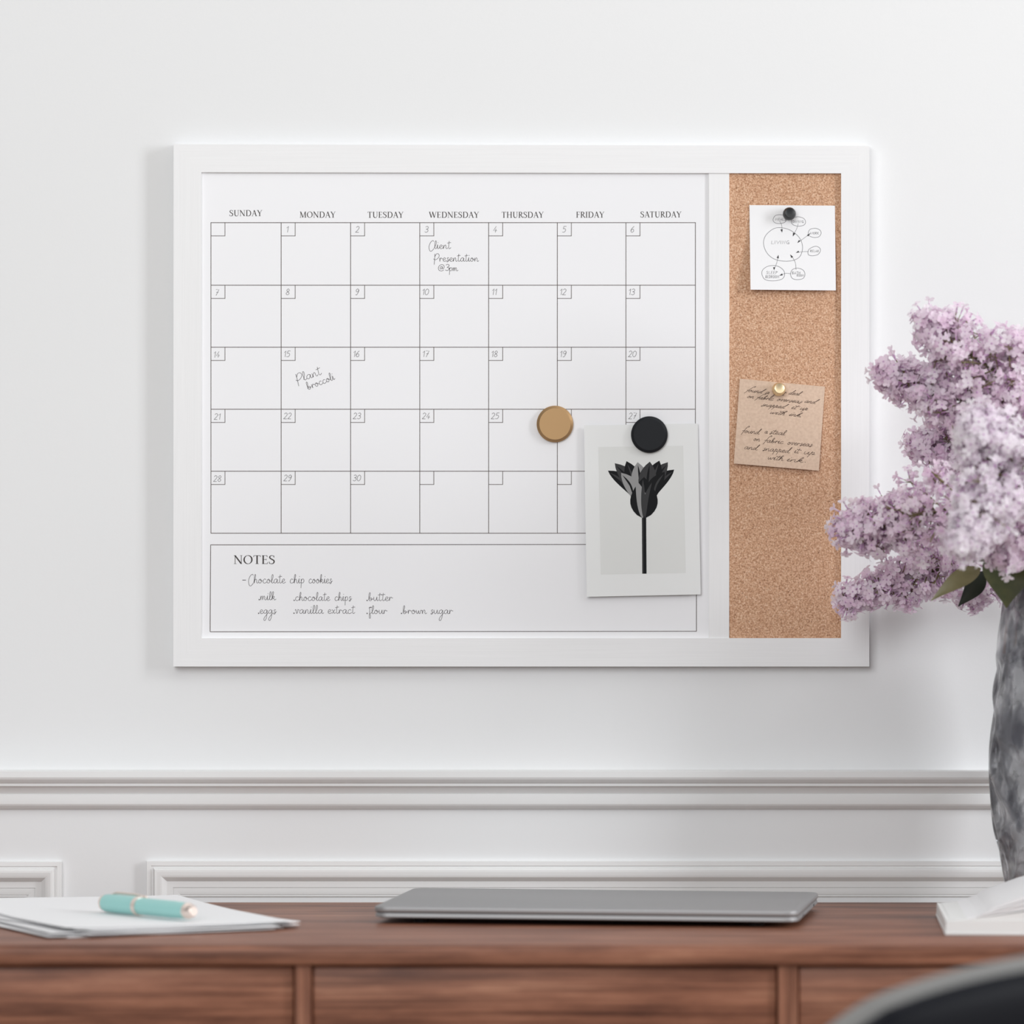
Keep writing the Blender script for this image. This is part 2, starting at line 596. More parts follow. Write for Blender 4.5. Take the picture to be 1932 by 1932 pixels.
G = {  # joined-up handwriting: x-height 1, ascenders 2
 'a': (0.98, "0.75,0.75 0.5,1 0.15,0.7 0.1,0.22 0.32,0 0.58,0.3 0.75,0.88 0.7,0.2 0.85,0 1.05,0.22"),
 'b': (0.95, "0.05,0.3 0.32,1.2 0.4,1.9 0.27,2.05 0.15,1.5 0.15,0.3 0.35,0 0.62,0.2 0.66,0.6 0.42,0.78 0.3,0.48 0.6,0.38 0.98,0.5"),
 'c': (0.78, "0.65,0.8 0.45,1 0.17,0.75 0.1,0.25 0.32,0 0.58,0.08 0.82,0.3"),
 'd': (1.0, "0.72,0.75 0.48,1 0.15,0.7 0.1,0.2 0.32,0 0.58,0.3 0.8,1.2 0.9,2.0 0.78,1.9 0.72,1.0 0.72,0.2 0.88,0 1.05,0.22"),
 'e': (0.74, "0.08,0.38 0.42,0.5 0.58,0.82 0.38,1 0.15,0.72 0.1,0.25 0.32,0 0.58,0.08 0.78,0.3"),
 'f': (0.62, "0.72,1.62 0.5,1.66 0.28,1.6 0.3,0.6 0.22,-0.6 0.25,-1.1 0.42,-1.1 0.45,-0.5 0.36,0 0.66,0.25;0.12,1.5 0.72,1.62"),
 'g': (0.95, "0.75,0.75 0.5,1 0.15,0.7 0.1,0.25 0.32,0.05 0.58,0.3 0.76,0.9 0.68,-0.3 0.55,-1.2 0.3,-1.75 0.08,-1.5 0.25,-0.9 0.6,-0.3 0.98,0.25"),
 'h': (0.88, "0.02,0.2 0.3,1.2 0.4,1.9 0.27,2.05 0.14,1.4 0.1,0 0.2,0.55 0.42,0.95 0.58,0.75 0.58,0.2 0.74,0 0.92,0.22"),
 'i': (0.46, "0.02,0.25 0.2,1.08 0.15,0.25 0.28,0 0.5,0.25;0.25,1.5 0.29,1.66"),
 'k': (0.86, "0.02,0.2 0.3,1.2 0.4,1.9 0.27,2.05 0.14,1.4 0.1,0;0.12,0.4 0.35,0.92 0.55,0.82 0.42,0.5 0.16,0.45 0.42,0.35 0.6,0 0.9,0.25"),
 'l': (0.5, "0.02,0.2 0.34,1.1 0.42,1.85 0.28,2.05 0.15,1.4 0.14,0.3 0.28,0 0.54,0.25"),
 'm': (1.25, "0.08,1 0.1,0 0.2,0.65 0.36,0.98 0.48,0.7 0.48,0.02 0.58,0.65 0.76,0.98 0.9,0.7 0.88,0.2 1.04,0 1.3,0.25"),
 'n': (0.9, "0.08,0.95 0.1,0 0.2,0.55 0.42,0.98 0.58,0.75 0.58,0.2 0.74,0 0.95,0.25"),
 'o': (0.85, "0.42,0.98 0.16,0.75 0.1,0.25 0.34,0 0.6,0.28 0.58,0.78 0.4,0.95 0.42,0.66 0.88,0.5"),
 'p': (0.84, "0.12,1.0 0.14,0 0.1,-1.15;0.13,0.4 0.3,0.92 0.58,0.95 0.68,0.5 0.48,0.06 0.16,0.12"),
 'r': (0.7, "0.1,1 0.12,0 0.18,0.55 0.38,0.95 0.52,0.74 0.75,0.72"),
 's': (0.64, "0.56,0.86 0.36,1.02 0.2,0.76 0.44,0.4 0.4,0.0 0.2,-0.14 0.12,0.08 0.38,0.2 0.72,0.55"),
 't': (0.6, "0.32,2 0.23,1 0.2,0.25 0.38,0 0.65,0.3;-0.06,1.45 0.3,1.55 0.66,1.62"),
 'u': (0.9, "0.08,1 0.1,0.3 0.28,0 0.52,0.35 0.65,1 0.65,0.25 0.8,0 0.95,0.25"),
 'v': (0.74, "0.02,0.8 0.14,0.98 0.3,0 0.5,0.6 0.5,1 0.8,0.82"),
 'w': (1.1, "0.02,0.95 0.15,0.15 0.33,0.1 0.5,0.8 0.56,0.15 0.76,0.1 0.9,0.9 1.15,0.72"),
 'x': (0.76, "0.02,0.85 0.24,0.85 0.5,0.08 0.8,0.22;0.66,1 0.08,0"),
 'C': (1.05, "1.0,1.85 0.8,2.12 0.4,1.7 0.08,0.7 0.15,-0.35 0.45,-0.68 0.85,-0.25 1.02,0.1"),
 'P': (1.2, "0.3,2.05 0.27,0.8 0.16,-0.85;0.02,0.72 0.3,0.42 0.85,0.75 1.18,1.45 1.02,2.02 0.62,2.0 0.28,1.25"),
 '@': (1.4, "0.92,1.15 0.66,1.3 0.42,0.85 0.58,0.5 0.82,0.85 0.96,1.25 0.88,0.7 1.08,0.6 1.32,1.1 1.2,1.7 0.75,1.9 0.25,1.5 0.05,0.75 0.28,0.1 0.8,-0.05 1.22,0.25"),
 '3': (0.9, "0.2,1.65 0.5,1.92 0.8,1.65 0.68,1.2 0.42,1.0 0.74,0.8 0.72,0.3 0.42,0 0.05,0.2"),
 '.': (0.34, "0.04,0.0 0.26,0.0;0.04,0.09 0.26,0.09;0.04,0.18 0.26,0.18"),
 '-': (0.95, "0,0.8 0.75,0.8"),
 ' ': (0.85, ""),
}
D = {  # numerals, height 1
 '0': (0.7, "0.35,1 0.1,0.75 0.08,0.25 0.32,0 0.58,0.25 0.6,0.75 0.35,1"),
 '1': (0.45, "!0.05,0.72 0.3,1 0.3,0"),
 '2': (0.68, "0.08,0.8 0.3,1 0.55,0.8 0.42,0.45 0.05,0.0;0.05,0.01 0.6,0.0"),
 '3': (0.66, "0.1,0.88 0.35,1 0.55,0.8 0.45,0.57 0.25,0.53 0.5,0.45 0.56,0.2 0.32,0 0.05,0.12"),
 '4': (0.68, "!0.4,1 0.06,0.3 0.62,0.3;!0.42,0.6 0.4,0"),
 '5': (0.66, "!0.6,1 0.2,1;0.2,1 0.15,0.6 0.4,0.62 0.56,0.38 0.4,0.05 0.05,0.05"),
 '6': (0.66, "0.5,1 0.2,0.65 0.08,0.25 0.3,0 0.54,0.2 0.45,0.5 0.2,0.48 0.1,0.25"),
 '7': (0.62, "!0.08,1 0.58,1 0.25,0;!0.2,0.52 0.55,0.52"),
 '8': (0.66, "0.33,0.52 0.12,0.75 0.33,1 0.54,0.76 0.33,0.52 0.08,0.24 0.33,0 0.58,0.24 0.33,0.52"),
 '9': (0.66, "0.55,0.8 0.35,1 0.12,0.78 0.25,0.5 0.5,0.58 0.56,0.85 0.5,0.4 0.3,0 0.12,0.05"),
}
CAPS = {
 'L': (0.6, "!0.1,1 0.1,0 0.55,0.02"), 'I': (0.3, "!0.12,1 0.12,0"), 'V': (0.75, "!0.05,1 0.35,0 0.68,1"),
 'N': (0.75, "!0.1,0 0.12,1 0.55,0.05 0.6,1"), 'G': (0.8, "0.6,0.85 0.35,1 0.08,0.5 0.35,0.02 0.62,0.3;!0.35,0.42 0.66,0.42 0.6,-0.1"),
 'M': (0.95, "!0.08,0 0.15,1 0.42,0.3 0.7,1 0.78,0"), 'E': (0.62, "!0.52,1 0.1,1 0.1,0 0.54,0;!0.1,0.52 0.45,0.52"),
 'A': (0.7, "!0.05,0 0.35,1 0.62,0;!0.15,0.35 0.55,0.35"), 'D': (0.75, "!0.1,1 0.1,0;0.08,1 0.5,0.85 0.55,0.2 0.08,0"),
 'W': (1.0, "!0.02,1 0.22,0 0.45,0.8 0.65,0 0.92,1"), 'O': (0.75, "0.35,1 0.06,0.5 0.35,0 0.64,0.5 0.35,1"),
 'R': (0.7, "!0.1,0 0.1,1;0.1,1 0.55,0.8 0.12,0.5;!0.15,0.5 0.6,0"), 'K': (0.7, "!0.1,1 0.1,0;!0.58,1 0.12,0.45 0.62,0"),
 'X': (0.7, "!0.05,1 0.6,0;!0.58,1 0.05,0"), 'S': (0.62, "0.5,0.88 0.28,1 0.1,0.75 0.45,0.4 0.3,0 0.05,0.1"),
 'P': (0.65, "!0.1,0 0.1,1;0.1,1 0.56,0.78 0.1,0.48"), 'B': (0.68, "!0.1,0 0.1,1;0.1,1 0.5,0.8 0.12,0.52 0.58,0.25 0.1,0"),
 'T': (0.65, "!0.02,1 0.6,1;!0.3,1 0.3,0"), 'H': (0.72, "!0.1,1 0.1,0;!0.6,1 0.6,0;!0.1,0.5 0.6,0.5"), ' ': (0.5, ""),
}


def glyph_strokes(g):
    out = []
    for part in g.split(';'):
        part = part.strip()
        if not part:
            continue
        sharp = part[0] == '!'
        pts = [tuple(float(c) for c in q.split(',')) for q in part.lstrip('!').split()]
        out.append(pts if sharp or len(pts) < 3 else catmull(pts, 5))
    return out


def write(mb, font, text, x0, base, size, surf, wpx, x1=None, rot=0.0, slant=0.0, space=0.0, wide=1.0):
    """text along a baseline starting at (x0, base) in photo px; stretched to end at x1"""
    strokes, cx = [], 0.0
    for ch in text:
        adv, g = font[ch]
        for st in glyph_strokes(g):
            strokes.append([(cx + qx * wide + slant * qy, qy) for qx, qy in st])
        cx += adv * wide + space
    if not strokes:
        return
    mn = min(q[0] for s in strokes for q in s)
    mxx = max(q[0] for s in strokes for q in s)
    kx = size if x1 is None else (x1 - x0) / (mxx - mn)
    ca, sa = math.cos(rot), math.sin(rot)
    for s in strokes:
        pts = []
        for qx, qy in s:
            lx, ly = (qx - mn) * kx, qy * size
            pts.append((x0 + lx * ca - ly * sa, base - lx * sa - ly * ca))
        ribbon(mb, pts, wpx, surf)


# serif capitals, cap height 1
TH, TN, SF = 0.125, 0.05, 0.038


def serif_glyph(ch):
    """-> advance, list of polygons"""
    P_ = []

    def st(x0, y0, x1, y1, w_):
        d = np.array((x1 - x0, y1 - y0), float)
        d /= np.hypot(*d)
        nn = np.array((-d[1], d[0])) * w_ / 2
        if abs(d[1]) > 0.3:                      # cut level at the line
            nn = np.array((w_ / 2 / abs(d[1]), 0))
        P_.append([(x0 - nn[0], y0 - nn[1]), (x1 - nn[0], y1 - nn[1]), (x1 + nn[0], y1 + nn[1]), (x0 + nn[0], y0 + nn[1])])

    def sf(x, y, hw=0.14):
        yy = y - SF / 2 if y > 0.5 else y + SF / 2
        P_.append([(x - hw, yy - SF / 2), (x + hw, yy - SF / 2), (x + hw, yy + SF / 2), (x - hw, yy + SF / 2)])

    def cv(pts, wf, n=7):
        c = catmull(pts, n)
        L = len(c)
        for i in range(L - 1):
            q = []
            for j in (i, i + 1):
                t = c[min(j + 1, L - 1)] - c[max(j - 1, 0)]
                t = t / (np.hypot(*t) + 1e-9)
                nn = np.array((-t[1], t[0])) * wf(j / (L - 1)) / 2
                q.append((c[j] - nn, c[j] + nn))
            P_.append([tuple(q[0][0]), tuple(q[1][0]), tuple(q[1][1]), tuple(q[0][1])])

    def tick(x, y0, y1, x2=None):
        P_.append([(x - 0.02, y0), (x + 0.02, y0), ((x if x2 is None else x2) + 0.02, y1), ((x if x2 is None else x2) - 0.02, y1)])
    w1 = lambda t: TN + (TH - TN) * math.sin(math.pi * t) ** 1.5
    if ch == 'S':
        cv([(0.45, 0.80), (0.40, 0.93), (0.26, 0.98), (0.11, 0.88), (0.11, 0.70), (0.27, 0.54), (0.43, 0.41), (0.46, 0.22),
            (0.36, 0.05), (0.2, 0.02), (0.08, 0.1), (0.05, 0.24)], lambda t: 0.04 + 0.09 * math.sin(math.pi * t) ** 2)
        tick(0.455, 0.72, 0.97)
        tick(0.05, 0.03, 0.28)
        return 0.56, P_
    if ch == 'U':
        cv([(0.17, 1), (0.17, 0.5), (0.19, 0.2), (0.3, 0.04), (0.44, 0.02), (0.57, 0.12), (0.62, 0.3), (0.62, 0.6), (0.62, 1)],
           lambda t: TH if t < 0.35 else TN + (TH - TN) * max(0, (0.6 - t) / 0.25))
        sf(0.17, 1)
        sf(0.62, 1, 0.11)
        return 0.76, P_
    if ch == 'N':
        st(0.14, 0, 0.14, 1, TN)
        st(0.13, 0.98, 0.66, 0.02, TH)
        st(0.66, 0, 0.66, 1, TN)
        sf(0.12, 1, 0.1)
        sf(0.14, 0, 0.11)
        sf(0.66, 1, 0.11)
        return 0.80, P_
    if ch == 'D':
        st(0.17, 0, 0.17, 1, TH)
        cv([(0.17, 0.975), (0.4, 0.97), (0.6, 0.85), (0.69, 0.5), (0.6, 0.15), (0.4, 0.03), (0.17, 0.025)], w1)
        sf(0.12, 1, 0.09)
        sf(0.12, 0, 0.09)
        return 0.79, P_
    if ch == 'A':
        st(0.10, 0, 0.35, 1, TN)
        st(0.35, 1, 0.62, 0, TH)
        st(0.18, 0.36, 0.53, 0.36, TN)
        sf(0.10, 0, 0.1)
        sf(0.63, 0, 0.13)
        return 0.70, P_
    if ch == 'Y':
        st(0.10, 1, 0.36, 0.46, TH)
        st(0.62, 1, 0.37, 0.46, TN)
        st(0.36, 0.5, 0.36, 0, TH)
        sf(0.11, 1, 0.12)
        sf(0.62, 1, 0.1)
        sf(0.36, 0)
        return 0.70, P_
    if ch == 'M':
        st(0.13, 0, 0.16, 1, TN)
        st(0.16, 0.98, 0.45, 0.02, TH)
        st(0.45, 0.02, 0.75, 0.98, TN)
        st(0.77, 1, 0.78, 0, TH)
        sf(0.13, 0, 0.11)
        sf(0.12, 1, 0.09)
        sf(0.78, 0, 0.13)
        sf(0.81, 1, 0.09)
        return 0.95, P_
    if ch == 'O':
        cv([(0.41 + 0.33 * math.cos(a), 0.5 + 0.485 * math.sin(a)) for a in np.linspace(0.3, 2 * math.pi + 0.3, 21)],
           lambda t: TN + (TH - TN) * abs(math.cos(2 * math.pi * t + 0.1)) ** 1.3, 3)
        return 0.83, P_
    if ch == 'T':
        st(0.33, 0, 0.33, 1, TH)
        P_.append([(0.04, 0.95), (0.62, 0.95), (0.62, 1), (0.04, 1)])
        tick(0.06, 1, 0.8, 0.04)
        tick(0.60, 1, 0.8, 0.62)
        sf(0.33, 0)
        return 0.66, P_
    if ch == 'W':
        st(0.10, 1, 0.33, 0.02, TH)
        st(0.33, 0.02, 0.54, 0.95, TN)
        st(0.50, 1, 0.74, 0.02, TH)
        st(0.74, 0.02, 0.96, 1, TN)
        sf(0.11, 1, 0.12)
        sf(0.5, 1, 0.1)
        sf(0.96, 1, 0.1)
        return 1.04, P_
    if ch in 'EF':
        st(0.17, 0, 0.17, 1, TH)
        P_.append([(0.06, 0.955), (0.5, 0.955), (0.5, 1), (0.06, 1)])
        P_.append([(0.17, 0.49), (0.42, 0.49), (0.42, 0.535), (0.17, 0.535)])
        tick(0.49, 1, 0.8, 0.51)
        tick(0.42, 0.42, 0.61)
        if ch == 'E':
            P_.append([(0.06, 0), (0.5, 0), (0.53, 0.045), (0.06, 0.045)])
            tick(0.51, 0, 0.22, 0.55)
            return 0.61, P_
        sf(0.17, 0)
        return 0.57, P_
    if ch == 'H':
        st(0.17, 0, 0.17, 1, TH)
        st(0.65, 0, 0.65, 1, TH)
        st(0.17, 0.51, 0.65, 0.51, TN)
        for x in (0.17, 0.65):
            sf(x, 0)
            sf(x, 1)
        return 0.82, P_
    if ch == 'R':
        st(0.17, 0, 0.17, 1, TH)
        cv([(0.17, 0.975), (0.36, 0.96), (0.48, 0.85), (0.48, 0.65), (0.36, 0.52), (0.17, 0.49)], w1)
        st(0.32, 0.5, 0.62, 0, TH * 0.95)
        sf(0.12, 1, 0.09)
        sf(0.17, 0)
        sf(0.66, 0, 0.07)
        return 0.68, P_
    if ch == 'I':
        st(0.17, 0, 0.17, 1, TH)
        sf(0.17, 0)
        sf(0.17, 1)
        return 0.34, P_


def serif_text(text, x0, x1, ytop, ybase, surf, parent, name):
    polys, cx = [], 0.0
    for ch in text:
        adv, ps = serif_glyph(ch)
        polys += [[(cx + x, y) for x, y in p] for p in ps]
        cx += adv + 0.02
    mn = min(q[0] for p in polys for q in p)
    mxx = max(q[0] for p in polys for q in p)
    kx, ky = (x1 - x0) / (mxx - mn), ybase - ytop
    mb = MB()
    for p in polys:
        poly(mb, [(x0 + (x - mn) * kx, ybase - y * ky) for x, y in p], surf)
    return mb.build(name, M_INK_SERIF, parent, recalc=False)


F_ = lambda x, y: P(x, y, YP - rim(x, y) - INK)
VX = [398, 530.5, 661.5, 792, 922, 1051.5, 1181, 1312]
HY = [420, 538, 655, 772, 889, 1006]
mb = MB()
LW = 1.25
for i, x in enumerate(VX):
    ribbon(mb, [(x, HY[0] - .6), (x, HY[-1] + .6)], LW, F_)
for y in HY:
    ribbon(mb, [(VX[0], y), (VX[-1], y)], LW, F_)
for x in VX[:-1]:
    for y in HY[:-1]:
        ribbon(mb, [(x, y + 25), (x + 26.5, y + 25)], LW * .9, F_)
        ribbon(mb, [(x + 26.5, y), (x + 26.5, y + 25.5)], LW * .9, F_)
mb.build('printed_grid', M_INK, panel, recalc=False)
mb = MB()
for q in ([(397, 1028), (1314, 1027)], [(396.5, 1192), (1314.5, 1191)], [(397.5, 1028), (396.5, 1192)], [(1314, 1027), (1314, 1191)]):
    ribbon(mb, q, LW, F_)
mb.build('notes_outline', M_INK, panel, recalc=False)
for t, x0, x1, y0, y1 in (('SUNDAY', 433, 495, 396.5, 407.8), ('MONDAY', 565.5, 633.5, 399.3, 410.6),
                          ('TUESDAY', 693.5, 761.5, 399.6, 410.8), ('WEDNESDAY', 809, 904, 399.6, 410.8),
                          ('THURSDAY', 946.5, 1026, 399.6, 410.8), ('FRIDAY', 1087, 1140.5, 399.4, 410.6),
                          ('SATURDAY', 1208.5, 1286, 399.0, 410.2)):
    serif_text(t, x0, x1, y0, y1, F_, panel, 'weekday_heading')
serif_text('NOTES', 441, 518.5, 1047.8, 1064, F_, panel, 'notes_heading')
day = 1
for r in range(5):
    for c in range(7):
        if r == 0 and c == 0:
            continue
        if day > 30:
            break
        t = str(day)
        wn = sum(D[q][0] for q in t) * 11.2
        mb = MB()
        x = VX[c] + 13 - wn / 2 - (0 if len(t) == 1 else 1)
        write(mb, D, t, x, HY[r] + 18.4 + (1.2 if c == 0 else 0), 11.4, F_, 1.0, slant=0.16)
        mb.build('date_number', M_INK_GREY, panel, recalc=False)
        day += 1


def entry(lines, m=M_INK_HAND, parent=panel, surf=F_, name='handwritten_entry'):
    mb = MB()
    for l in lines:
        write(mb, G, surf=surf, **l)
    return mb.build(name, m, parent, recalc=False)


HW = 0.86
entry([dict(text='Client', x0=809.5, x1=851, base=469.2, size=7.2, wpx=HW),
       dict(text='Presentation', x0=818, x1=903.5, base=493.2, size=7.0, wpx=HW),
       dict(text='@', x0=827, x1=838.2, base=510.8, size=6.1, wpx=HW),
       dict(text='3', x0=840, x1=847.5, base=510.5, size=6.2, wpx=HW),
       dict(text='pm', x0=848, x1=864.5, base=511.2, size=6.4, wpx=HW)])
ra = math.radians(19)
entry([dict(text='Plant', x0=560, base=722.5, x1=560 + 50.5, size=8.0, wpx=HW, rot=ra),
       dict(text='broccoli', x0=581.5, base=735.5, x1=581.5 + 55, size=7.2, wpx=HW, rot=math.radians(21.5))])
for item in ([dict(text='-', x0=457.3, x1=464, base=1100.4, size=7.4, wpx=1.3),
       dict(text='Chocolate', x0=469, x1=539, base=1100.2, size=7.9, wpx=HW),
       dict(text='chip', x0=547.5, x1=573.5, base=1100.2, size=7.9, wpx=HW),
       dict(text='cookies', x0=583, x1=627.5, base=1100.2, size=7.9, wpx=HW)],
       [dict(text='.milk', x0=488, x1=521, base=1132, size=7.6, wpx=HW)],
       [dict(text='.chocolate', x0=554, x1=623, base=1133.3, size=7.6, wpx=HW),
       dict(text='chips', x0=632, x1=664, base=1133.3, size=7.6, wpx=HW)],
       [dict(text='.butter', x0=691.5, x1=741.5, base=1133.5, size=7.4, wpx=HW)],
       [dict(text='.eggs', x0=487, x1=522, base=1157.8, size=7.4, wpx=HW)],
       [dict(text='.vanilla', x0=553.5, x1=611, base=1157.6, size=7.6, wpx=HW),
       dict(text='extract', x0=619, x1=670, base=1157.6, size=7.6, wpx=HW)],
       [dict(text='.flour', x0=691.5, x1=731, base=1158, size=7.4, wpx=HW)],
       [dict(text='.brown', x0=756.5, x1=805.5, base=1158, size=7.4, wpx=HW),
       dict(text='sugar', x0=813, x1=855, base=1158, size=7.4, wpx=HW)]):
    entry(item)


# ------------------------------------------------------------------ paper pinned to the board
def bilerp(c, u, v):
    (ax, ay), (bx, by), (cx, cy), (dx, dy) = c
    return ((ax * (1 - u) + bx * u) * (1 - v) + (dx * (1 - u) + cx * u) * v,
            (ay * (1 - u) + by * u) * (1 - v) + (dy * (1 - u) + cy * u) * v)


def paper(name, corners, depth, m, thick=0.0003, n=18, parent=None, front=True):
    """sheet with real curl: depth(x, y) = stand-off from the board in metres"""
    mb = MB()
    vs, fs = [], []
    for side in (0, 1):
        for j in range(n + 1):
            for i in range(n + 1):
                x, y = bilerp(corners, i / n, j / n)
                q = P(x, y, YP - depth(x, y))
                vs.append(Vector((q.x, q.y + side * thick, q.z)))
    w_ = n + 1
    o2 = w_ * w_
    for j in range(n):
        for i in range(n):
            a = j * w_ + i
            fs.append((a, a + 1, a + w_ + 1, a + w_))
            fs.append((o2 + a, o2 + a + w_, o2 + a + w_ + 1, o2 + a + 1))
    ring = [i for i in range(w_)] + [j * w_ + n for j in range(1, w_)] + [n * w_ + i for i in range(n - 1, -1, -1)] + \
           [j * w_ for j in range(n - 1, 0, -1)]
    for k in range(len(ring)):
        a, b = ring[k], ring[(k + 1) % len(ring)]
        fs.append((a, o2 + a, o2 + b, b))
    mb.add(vs, fs)
    return mb.build(name, m, parent, origin=tuple(P(*bilerp(corners, .5, 1), YP - 0.001)), smooth=40)


def on(depth, k=1):
    return lambda x, y: P(x, y, YP - depth(x, y) - INK * k)


def surf_poly(mb, pts, surf, center=None):
    """filled outline that follows a curled sheet: fan rings from the middle"""
    c = center or (sum(p[0] for p in pts) / len(pts), sum(p[1] for p in pts) / len(pts))
    R = 4
    vs = [surf(*c)]
    n = len(pts)
    for r in range(1, R + 1):
        for (x, y) in pts:
            vs.append(surf(c[0] + (x - c[0]) * r / R, c[1] + (y - c[1]) * r / R))
    fs = [(0, 1 + i, 1 + (i + 1) % n) for i in range(n)]
    for r in range(R - 1):
        for i in range(n):
            j = (i + 1) % n
            fs.append((1 + r * n + i, 1 + (r + 1) * n + i, 1 + (r + 1) * n + j, 1 + r * n + j))
    mb.add(vs, fs)


# white note with the room sketch
NW = [(1414, 387), (1575.2, 388), (1577, 548), (1416, 546.5)]
dW = lambda x, y: 0.0006 + 0.0052 * max(0.0, (y - 404) / 142) ** 1.35 * (1.1 - 0.35 * (x - 1414) / 162)
note = paper('white_note', NW, dW, M_PAPER)
tag(note, 'square white note with a pencil bubble sketch pinned to the cork', 'note')
sW = on(dW)
sx = lambda X, Y: (1360 + X / 6.44, 300 + Y / 6.44)      # measured on an enlarged view of the note


def ell(mb, pts, surf, wpx, closed=True):
    q = [sx(*p) for p in pts]
    if closed:
        q = q + [q[0]]
        c = catmull([q[-2]] + q + [q[1]], 6)[6:-6]
    else:
        c = catmull(q, 6)
    ribbon(mb, c, wpx, surf)


mb = MB()
PW = 0.85
ell(mb, [(520, 1030), (545, 930), (640, 848), (740, 835), (850, 868), (950, 950), (993, 1060), (970, 1170), (900, 1225), (780, 1242),
         (650, 1215), (560, 1140)], sW, PW)
ell(mb, [(634, 740), (660, 690), (715, 676), (775, 690), (795, 735), (775, 770), (715, 785), (660, 775)], sW, PW)
ell(mb, [(858, 765), (880, 715), (945, 702), (1010, 725), (1030, 770), (1005, 805), (940, 816), (880, 800)], sW, PW)
ell(mb, [(1063, 900), (1085, 855), (1150, 842), (1205, 865), (1218, 905), (1190, 945), (1130, 953), (1080, 935)], sW, PW)
ell(mb, [(1058, 1130), (1080, 1090), (1150, 1060), (1200, 1080), (1210, 1115), (1180, 1160), (1115, 1176), (1068, 1165)], sW, PW)
ell(mb, [(500, 1400), (515, 1340), (590, 1298), (690, 1302), (760, 1350), (775, 1410), (740, 1460), (640, 1480), (540, 1465)], sW, PW)
ell(mb, [(848, 1400), (870, 1345), (935, 1326), (1000, 1350), (1022, 1400), (1000, 1450), (930, 1466), (870, 1450)], sW, PW)
for q in ([(715, 755), (738, 800), (742, 870)], [(940, 785), (925, 840), (885, 920)], [(1090, 905), (1020, 955), (940, 1015)],
          [(1065, 1126), (1000, 1126), (925, 1136)], [(698, 1180), (680, 1260), (650, 1335)], [(915, 1345), (905, 1260), (858, 1170)],
          [(850, 1395), (790, 1388), (725, 1412)]):
    ell(mb, q, sW, PW * 0.8, False)
for t, x0, x1, b, s in (('LIVING', 615, 832, 1032, 40), ('MEALS', 665, 790, 747, 30), ('DINING', 875, 1005, 775, 30),
                        ('WORK', 1090, 1190, 915, 28), ('RELAX', 1088, 1190, 1132, 28), ('SLEEP', 553, 690, 1397, 34),
                        ('BEDROOM', 545, 705, 1447, 34), ('BATH', 868, 965, 1400, 32), ('ROOM', 925, 1005, 1428, 28)):
    (ax, ay), (bx, _) = sx(x0, b), sx(x1, b)
    write(mb, CAPS, t, ax, ay, s / 6.44, sW, 0.62, x1=bx, slant=0.08, space=0.06)
mb.build('bubble_sketch', M_INK_PENCIL, note, recalc=False)
mb = MB()
for (tx, ty, bx, by, wd) in ((745, 893, 738, 855, 28), (875, 940, 892, 900, 30), (930, 1020, 958, 990, 22), (1085, 903, 1055, 932, 22),
                             (912, 1140, 948, 1124, 22), (700, 1165, 692, 1205, 26), (648, 1350, 648, 1315, 26), (842, 1160, 868, 1195, 26),
                             (712, 1416, 748, 1402, 24)):
    d = np.array((bx - tx, by - ty), float)
    nn = np.array((-d[1], d[0])) / np.hypot(*d) * wd / 2
    surf_poly(mb, [sx(tx, ty), sx(bx + nn[0], by + nn[1]), sx(bx - nn[0], by - nn[1])], on(dW, 2))
mb.build('sketch_arrows', M_INK_ARROW, note, recalc=False)

# brown handwritten note
NB = [(1396, 714.5), (1556.5, 729.5), (1545, 888), (1384.5, 874.5)]
dB = lambda x, y: 0.0006 + 0.0030 * max(0.0, (y - 738) / 145) ** 1.4 + 0.0006 * max(0, (1440 - x) / 60) ** 2
bnote = paper('brown_note', NB, dB, M_KRAFT)
tag(bnote, 'square brown kraft note with slanted handwriting pinned to the cork', 'note')
sB = on(dB)
mb = MB()
tilt = -math.radians(5.3)


def bl(text, x0, x1, b, size, slant, wpx=0.95, rot=tilt, wide=1.0):
    write(mb, G, text, x0, b, size, sB, wpx, x1=x0 + (x1 - x0), rot=rot, slant=slant, wide=wide)


Gf = dict(G)
G['f'] = (0.55, "0.85,2.3 1.0,2.75 0.8,2.9 0.5,2.2 0.3,0.8 0.1,-0.9;-0.15,0.75 0.25,0.82 0.6,0.8")
G['d'] = (1.0, "0.6,0.7 0.4,0.85 0.1,0.5 0.1,0.1 0.3,0 0.6,0.5 0.85,1.6 0.95,2.2 0.8,2.1 0.65,1.0 0.62,0.2 0.85,0 1.1,0.15")
G['t'] = (0.55, "0.35,1.9 0.25,1 0.18,0.2 0.32,0 0.6,0.2;-0.2,1.4 0.3,1.35 0.9,1.3")
G['p'] = (0.8, "0.15,1.3 0.12,0 0.08,-1.2;0.13,0.4 0.3,0.92 0.55,0.85 0.55,0.4 0.35,0.1 0.85,0.15")
for t, x0, x1, b, s in (('found a', 1404, 1452, 738.5, 4.0), ('great', 1454.5, 1484, 743.5, 4.0), ('deal', 1488, 1514, 744, 4.0),
                        ('on fabric', 1410, 1460, 750.5, 4.0), ('overseas', 1466, 1514, 756, 4.0), ('and', 1518, 1546, 759.5, 4.0),
                        ('snapped', 1436, 1488, 766, 4.0), ('it up', 1493, 1524, 771, 4.0),
                        ('with ink.', 1453, 1514, 780.5, 4.0)):
    bl(t, x0, x1, b, s, 0.55, 0.72, -math.radians(6.2))
